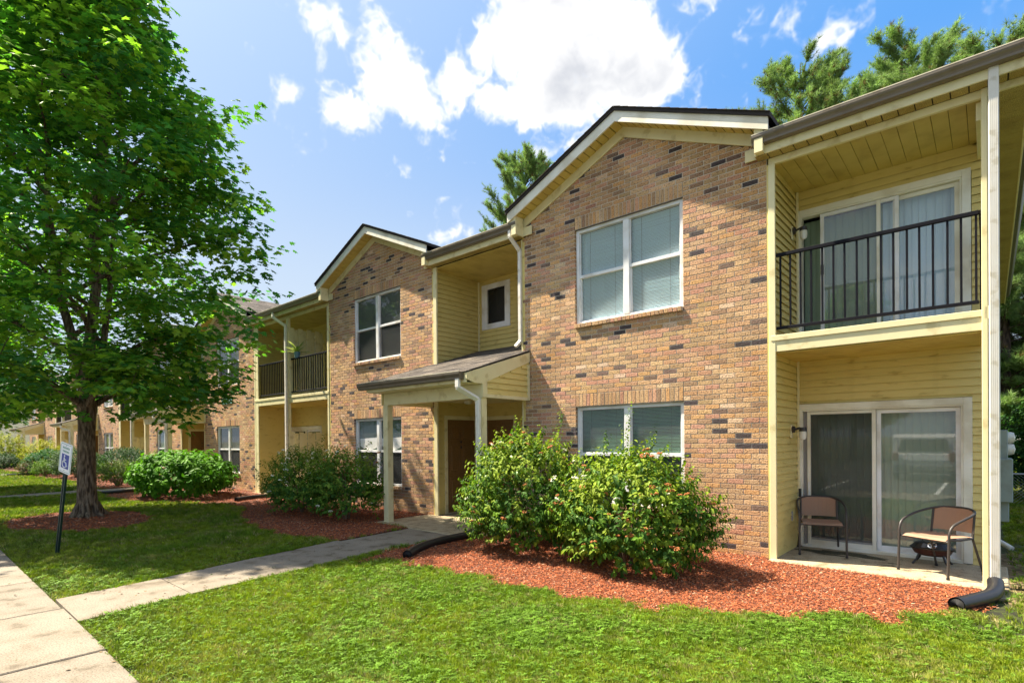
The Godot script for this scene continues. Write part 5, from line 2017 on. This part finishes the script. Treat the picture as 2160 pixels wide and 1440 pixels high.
func make_sky(sun: Vector3) -> PanoramaSkyMaterial:
	var fb := FastNoiseLite.new()
	fb.seed = 21
	fb.frequency = 1.0
	fb.fractal_octaves = 6
	fb.fractal_gain = 0.56
	var sh := FastNoiseLite.new()
	sh.seed = 4
	sh.frequency = 1.0
	sh.fractal_octaves = 4
	# clouds: azimuth, elevation, half width, half height, thickness
	var clouds := [[-35.2, 35.6, 9.0, 4.0, 1.0], [-29.0, 34.4, 6.3, 3.9, 1.0], [-32.3, 32.0, 8.8, 2.7, 1.0], [-39.9, 31.2, 4.7, 2.1, 0.95], [-25.3, 32.5, 3.3, 2.4, 0.85], [-41.5, 35.5, 2.7, 2.7, 0.6], [-36.1, 39.6, 7.2, 2.5, 1.0], [-55.7, 29.9, 3.6, 2.0, 0.72], [-51.4, 32.2, 4.4, 2.0, 0.75], [-53.3, 35.3, 2.6, 2.5, 0.45], [-48.3, 30.6, 2.6, 1.4, 0.5], [-58.4, 35.8, 2.8, 1.5, 0.4], [-45.5, 32.5, 2.0, 2.4, 0.55], [-50.4, 34.3, 2.9, 2.0, 0.6], [-54.4, 37.5, 1.7, 1.2, 0.45], [-62.3, 31.2, 1.7, 1.3, 0.55], [-59.0, 33.2, 1.1, 2.6, 0.35], [-44.9, 20.8, 1.5, 1.1, 0.55], [-47.6, 20.2, 1.5, 0.9, 0.3], [-13.3, 33.6, 2.0, 1.3, 0.5], [-16.4, 34.0, 1.8, 1.2, 0.35], [-10.4, 31.1, 1.7, 1.2, 0.3], [-2.4, 26.9, 4.1, 2.3, 0.25], [-20.9, 36.2, 2.5, 0.9, 0.4]]
	var r2 := RandomNumberGenerator.new()
	r2.seed = 77
	for i in 46:   # broken cumulus out of view all round, multiplied to add fill light
		var az := r2.randf_range(20.0, 265.0)
		var el := r2.randf_range(14.0, 66.0)
		for k in 5:
			clouds.append([az + r2.randf_range(-8, 8), el + r2.randf_range(-3, 3), r2.randf_range(3, 8), r2.randf_range(1.5, 3.5), r2.randf_range(0.5, 1.0)])
	var w := 4096
	var h := 2048
	var small := Image.create_empty(512, 256, false, Image.FORMAT_RGBF)
	for y in 256:
		var el := PI / 2 - (y + 0.5) / 256.0 * PI
		for x in 512:
			var az := (x + 0.5) / 512.0 * TAU
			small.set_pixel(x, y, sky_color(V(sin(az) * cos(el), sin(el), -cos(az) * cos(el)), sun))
	small.resize(w, h, Image.INTERPOLATE_CUBIC)
	# which pixels a cloud may reach, in tiles of 16
	var tiles := {}
	for i in clouds.size():
		var c: Array = clouds[i]
		var x0 := floori(((c[0] - c[2] * 1.7) / 360.0) * w / 16.0)
		var x1 := floori(((c[0] + c[2] * 1.7) / 360.0) * w / 16.0)
		var y0 := int((90.0 - c[1] - c[3] * 1.7) / 180.0 * h / 16.0)
		var y1 := int((90.0 - c[1] + c[3] * 1.7) / 180.0 * h / 16.0)
		for ty in range(maxi(y0, 0), y1 + 1):
			for tx in range(floori(x0), x1 + 1):
				var key := Vector2i(posmod(tx, w / 16), ty)
				if not tiles.has(key): tiles[key] = []
				tiles[key].append(c)
	for key in tiles:
		var step := 1 if key.x > 3280 / 16 else 2
		for yy in range(0, 16, step):
			for xx in range(0, 16, step):
				var px: int = key.x * 16 + xx
				var py: int = key.y * 16 + yy
				var az := wrapf((px + 0.5) / w * 360.0, -180.0, 180.0)
				var el := 90.0 - (py + 0.5) / h * 180.0
				var s := 0.0
				var under := 0.0
				for c in tiles[key]:
					var dx: float = wrapf(az - c[0], -180.0, 180.0) / c[2]
					var dy: float = (el - c[1]) / c[3]
					var q: float = 1.0 - (dx * dx + dy * dy)
					if q > -1.6:
						q = c[4] * (q + 0.25 if q > 0.0 else q * 0.5 + 0.25)
						s = maxf(s, q) + minf(maxf(0.0, minf(s, q)), 0.3) * 0.5
						under += maxf(0.0, q) * clampf(0.45 - dy * 0.6, 0.0, 1.0)
				if s <= -0.2:
					continue
				var d := V(sin(deg_to_rad(az)) * cos(deg_to_rad(el)), sin(deg_to_rad(el)), -cos(deg_to_rad(az)) * cos(deg_to_rad(el)))
				var wd := d + V(sh.get_noise_3dv(d * 14.0), sh.get_noise_3dv(d * 14.0 + V(5, 5, 5)), sh.get_noise_3dv(d * 14.0 + V(9, 2, 4))) * 0.035
				var nz := fb.get_noise_3dv(wd * 8.0) * 1.0 + fb.get_noise_3dv(wd * 27.0) * 0.5
				var a := smoothstep(-0.05, 1.0, s * 1.2 + nz * 1.2 - 0.05)
				a = a * a * (1.8 - 0.8 * a)
				if a <= 0.002:
					continue
				var n2 := sh.get_noise_3dv(d * 9.0 + V(3, 1, 7))
				var shade := clampf(under * 0.5 + n2 * 0.8 + nz * 0.5 - 0.05, 0.0, 1.0) * smoothstep(0.5, 1.1, s)
				var col := Color(0.385, 0.382, 0.376).lerp(Color(0.235, 0.242, 0.26), shade)
				for sy in step:
					for sx in step:
						small.set_pixel(px + sx, py + sy, small.get_pixel(px + sx, py + sy).lerp(col, a))
	var m := PanoramaSkyMaterial.new()
	m.panorama = ImageTexture.create_from_image(small)
	return m

# ---------------------------------------------------------------- the whole place
func _ready() -> void:
	rng.seed = 1234
	var cam := Camera3D.new()
	cam.name = "camera"
	add_child(cam)
	cam.transform = Transform3D(Basis(V(0.73575673, -0.00823448, -0.67719586), V(0.00292621, 0.9999554, -0.00897988), V(0.6772396, 0.00462539, 0.73574801)).orthonormalized(), V(2.12373, 1.58584, 7.73339))
	cam.near = 0.05
	cam.far = 400.0
	cam.projection = Camera3D.PROJECTION_FRUSTUM
	cam.size = 0.05 * 1440.0 / 1155.74
	cam.frustum_offset = Vector2(55.2, 213.2) / 1155.74 * 0.05
	cam.current = true
	var sun_from := V(-1.0, 1.55, 0.34).normalized()
	var env := Environment.new()
	env.background_mode = Environment.BG_SKY
	var sky := Sky.new()
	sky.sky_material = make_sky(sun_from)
	env.sky = sky
	env.background_energy_multiplier = 1.0
	env.tonemap_mode = Environment.TONE_MAPPER_LINEAR
	env.tonemap_exposure = 3.2
	env.sdfgi_enabled = true
	env.ssao_enabled = true
	env.ssil_enabled = true
	var we := WorldEnvironment.new()
	we.name = "world"
	we.environment = env
	add_child(we)
	var sun := DirectionalLight3D.new()
	sun.name = "sun"
	add_child(sun)
	sun.look_at_from_position(sun_from * 50.0, Vector3.ZERO)
	sun.light_energy = 1.6
	sun.light_angular_distance = 0.8
	sun.light_color = Color(1.0, 0.955, 0.87)
	sun.shadow_enabled = true
	make_materials()
	ground()
	litter()
	building()
	rng.seed = 99
	var mt := maple()
	dup(mt, V(-23.4, 0, 6.9), 2.1, 0.95, "second maple whose low crown enters at the left edge of the lawn")
	dup(mt, V(5.5, 0, 33), 1.0, 0.9, "maple across the parking lot, right of the white car, showing only as a reflection")
	dup(mt, V(-5.0, 0, 36), 3.6, 1.0, "maple across the parking lot, left of the white car, showing only as a reflection")
	rng.seed = 41
	pine("tall feathery pine rising over the roof right of the brick gable", V(-3.4, 0, -17), 16.5, 3.5, 3.4, 17, 1, "pines behind the building")
	pine("broad pine with the highest tip over the right balcony roof", V(0.0, 0, -17.5), 16.0, 3.0, 3.6, 17, 2, "pines behind the building")
	pine("slender pine above the gutter at the upper right corner", V(2.4, 0, -16.2), 14.2, 2.0, 2.8, 18, 3, "pines behind the building")
	pine("lone pine in the notch between the two near gables", V(-17.4, 0, -17), 17.6, 4.0, 3.9, 15, 4, "pines behind the building")
	pine("short pine just peeking over the near gable roof", V(-6.3, 0, -17), 15.2, 4.0, 2.8, 14, 5, "pines behind the building")
	pine("low bushy pine filling the gap between the two tall ones over the balcony roof", V(-1.6, 0, -16.5), 14.4, 4.0, 2.6, 16, 8, "pines behind the building")
	pine("dark shaded pine beyond the meter cabinet at the right edge", V(3.9, 0, -17.5), 12.0, 1.2, 3.0, 20, 6, "pines behind the building")
	pine("farther pine right of the meter cabinet with bare lower trunk", V(4.6, 0, -22), 15.0, 3.2, 3.4, 20, 7, "pines behind the building")
	# shrubs
	rng.seed = 17
	var lv := oval_leaf(0.27, 0.35)
	var fresh := [Color(0.095, 0.19, 0.018), Color(0.135, 0.235, 0.02), Color(0.06, 0.14, 0.018), Color(0.05, 0.115, 0.018), Color(0.24, 0.32, 0.03)]
	var dark := [Color(0.075, 0.175, 0.024), Color(0.11, 0.225, 0.026), Color(0.055, 0.14, 0.024), Color(0.19, 0.28, 0.035)]
	shrub("flowering_shrub", "leafy shrub with orange seed heads hugging the porch downspout", "shrub", "", V(-2.76, 0, 1.60), V(0.82, 1.60, 0.74), 1600, lv, 0.064, fresh, {"shoots": [[0.45, -0.2, 1.95], [-0.15, 0.0, 1.85]], "sprig": 0.15, "inner": 0.6, "flowers": 7, "seeds": 34, "single": 110, "amp": 0.22, "mid": 0.42, "droop": 0.75})
	shrub("flowering_shrub", "rounded leafy shrub with orange seed heads under the near ground floor window", "shrub", "", V(-1.13, 0, 1.60), V(0.88, 1.34, 0.76), 1750, lv, 0.064, fresh, {"shoots": [[-0.08, -0.1, 1.95], [-0.3, 0.1, 1.6], [0.2, -0.15, 1.62]], "sprig": 0.15, "inner": 0.6, "flowers": 8, "seeds": 50, "single": 130, "amp": 0.2, "mid": 0.40, "droop": 0.75})
	shrub("flowering_shrub", "dark green shrub with white blossoms before the balcony post", "shrub", "", V(-9.05, 0, 1.55), V(0.98, 1.38, 0.75), 1100, lv, 0.066, dark, {"sprig": 0.2, "flowers": 34, "seeds": 5, "single": 20, "amp": 0.25, "mid": 0.42})
	shrub("flowering_shrub", "dark green shrub with visible stems under the second brick gable window", "shrub", "", V(-7.45, 0, 1.5), V(0.78, 1.36, 0.7), 850, lv, 0.066, dark, {"sprig": 0.2, "flowers": 9, "seeds": 6, "single": 20, "amp": 0.25, "mid": 0.48})
	shrub("mounded_shrub", "broad bright green mound of large leaves behind the maple", "shrub", "", V(-15.3, 0, 1.95), V(1.55, 1.22, 1.25), 900, oval_leaf(0.3, 0.3), 0.15, [Color(0.075, 0.22, 0.012), Color(0.055, 0.17, 0.012), Color(0.11, 0.27, 0.016)], {"droop": 0.55, "amp": 0.12, "inner": 0.6, "leaves": 6})
	shrub("juniper_shrub", "low olive shrub with bare brown twigs left of the bright mound", "shrub", "", V(-21.4, 0, 2.1), V(0.95, 0.78, 0.7), 500, oval_leaf(0.2, 0.1), 0.07, [Color(0.08, 0.15, 0.015), Color(0.055, 0.11, 0.02), Color(0.13, 0.19, 0.03)], {"stems": 26, "mid": 0.62, "amp": 0.3, "droop": 0.0})
	shrub("clipped_hedge", "long clipped dark hedge behind the olive shrub", "hedge", "", V(-24.4, 0, 1.1), V(2.7, 1.25, 0.65), 1500, oval_leaf(0.3, 0.1), 0.065, [Color(0.030, 0.085, 0.022), Color(0.045, 0.115, 0.03), Color(0.022, 0.062, 0.018)], {"amp": 0.08, "inner": 0.7, "droop": 0.1})
	shrub("rounded_shrub", "grey green rounded shrub behind the parking sign", "shrub", "", V(-28.9, 0, 1.95), V(1.15, 1.25, 0.9), 900, oval_leaf(0.3, 0.1), 0.07, [Color(0.075, 0.13, 0.055), Color(0.10, 0.16, 0.075), Color(0.05, 0.1, 0.035)], {"amp": 0.12, "inner": 0.7, "droop": 0.1})
	shrub("rounded_shrub", "deep green dome shaped shrub left of the grey green one", "shrub", "", V(-33.3, 0, 2.3), V(1.35, 1.15, 0.9), 800, oval_leaf(0.3, 0.1), 0.075, [Color(0.02, 0.10, 0.022), Color(0.03, 0.13, 0.03)], {"amp": 0.12, "inner": 0.7, "droop": 0.2})
	shrub("juniper_shrub", "small yellow green tuft of a shrub before the dome shaped one", "shrub", "", V(-31.0, 0, 2.75), V(0.55, 0.62, 0.45), 300, oval_leaf(0.2, 0.1), 0.07, [Color(0.10, 0.19, 0.02), Color(0.14, 0.23, 0.03)], {"stems": 14, "mid": 0.6, "droop": 0.0})
	shrub("juniper_shrub", "small rust and green shrub at the end of the far bed", "shrub", "", V(-33.0, 0, 3.1), V(0.5, 0.6, 0.4), 260, oval_leaf(0.2, 0.1), 0.07, [Color(0.08, 0.13, 0.03), Color(0.16, 0.10, 0.05)], {"stems": 14, "mid": 0.6, "droop": 0.0})
	shrub("golden_shrub", "golden yellow shrub by the far porch posts", "shrub", "", V(-40.5, 0, 1.5), V(1.9, 1.75, 1.0), 700, oval_leaf(0.27, 0.2), 0.09, [Color(0.28, 0.30, 0.02), Color(0.20, 0.25, 0.02), Color(0.34, 0.34, 0.03)], {"amp": 0.25, "sprig": 0.5})
	shrub("golden_shrub", "taller yellow shrub at the far left edge", "shrub", "", V(-47.5, 0, 2.6), V(2.2, 2.3, 1.2), 800, oval_leaf(0.27, 0.2), 0.10, [Color(0.26, 0.30, 0.02), Color(0.18, 0.24, 0.02), Color(0.32, 0.33, 0.03)], {"amp": 0.25, "sprig": 0.4})
	shrub("clipped_hedge", "low dark hedge under the taller yellow shrub", "hedge", "", V(-43.8, 0, 3.0), V(1.9, 0.85, 0.8), 700, oval_leaf(0.3, 0.1), 0.08, [Color(0.02, 0.055, 0.016), Color(0.03, 0.08, 0.02)], {"amp": 0.1, "inner": 0.7})
	shrub("wild_shrub", "dense dark undergrowth beside the chain link fence", "shrub", "", V(3.6, 0, -11.2), V(1.5, 2.1, 1.0), 1100, oval_leaf(0.3, 0.2), 0.10, [Color(0.025, 0.08, 0.02), Color(0.04, 0.12, 0.03), Color(0.06, 0.15, 0.03)], {"amp": 0.25})
	shrub("wild_shrub", "bushy green thicket under the dark pine", "shrub", "", V(4.6, 0, -14.0), V(2.4, 3.0, 1.3), 1200, oval_leaf(0.3, 0.2), 0.11, [Color(0.025, 0.08, 0.02), Color(0.05, 0.13, 0.03)], {"amp": 0.25})
	# things on and round the patio
	rng.seed = 5
	patio_chair("tan sling patio chair against the sliding door, near the side wall", V(0.43, 0.022, -0.80), 0.29)
	patio_chair("tan sling patio chair in the sun beside the grill and corner post", V(1.69, 0.022, -0.40), -0.52)
	grill()
	hose("black corrugated drain pipe under the right corner downspout", [V(2.162, 0.10, 0.13), V(2.165, 0.075, 0.30), V(2.13, 0.064, 0.62), V(2.03, 0.064, 0.92), V(1.90, 0.064, 1.22)], 0.066)
	hose("long black drain pipe curving over the mulch from the near porch post", [V(-3.97, 0.13, 1.29), V(-4.02, 0.07, 1.55), V(-4.0, 0.064, 2.1), V(-3.85, 0.064, 2.65), V(-3.6, 0.064, 3.08)], 0.064)
	hose("black drain pipe lying left of the white blossomed shrub", [V(-12.70, 0.13, 0.075), V(-12.85, 0.065, 0.5), V(-12.80, 0.062, 1.1), V(-12.58, 0.062, 1.55)])
	hose("black drain pipe beside the bright green mound", [V(-18.80, 0.13, 1.29), V(-18.4, 0.065, 2.1), V(-18.0, 0.062, 2.8), V(-18.05, 0.062, 3.35)])
	hose("farthest black drain pipe on the lawn edge before the far bed", [V(-33.85, 0.13, 1.29), V(-33.75, 0.065, 2.4), V(-33.4, 0.062, 3.2), V(-33.3, 0.062, 3.9)])
	parking_sign()
	meters()
	chain_fence()
	potted_plant()
	far_house()
	parked_car()
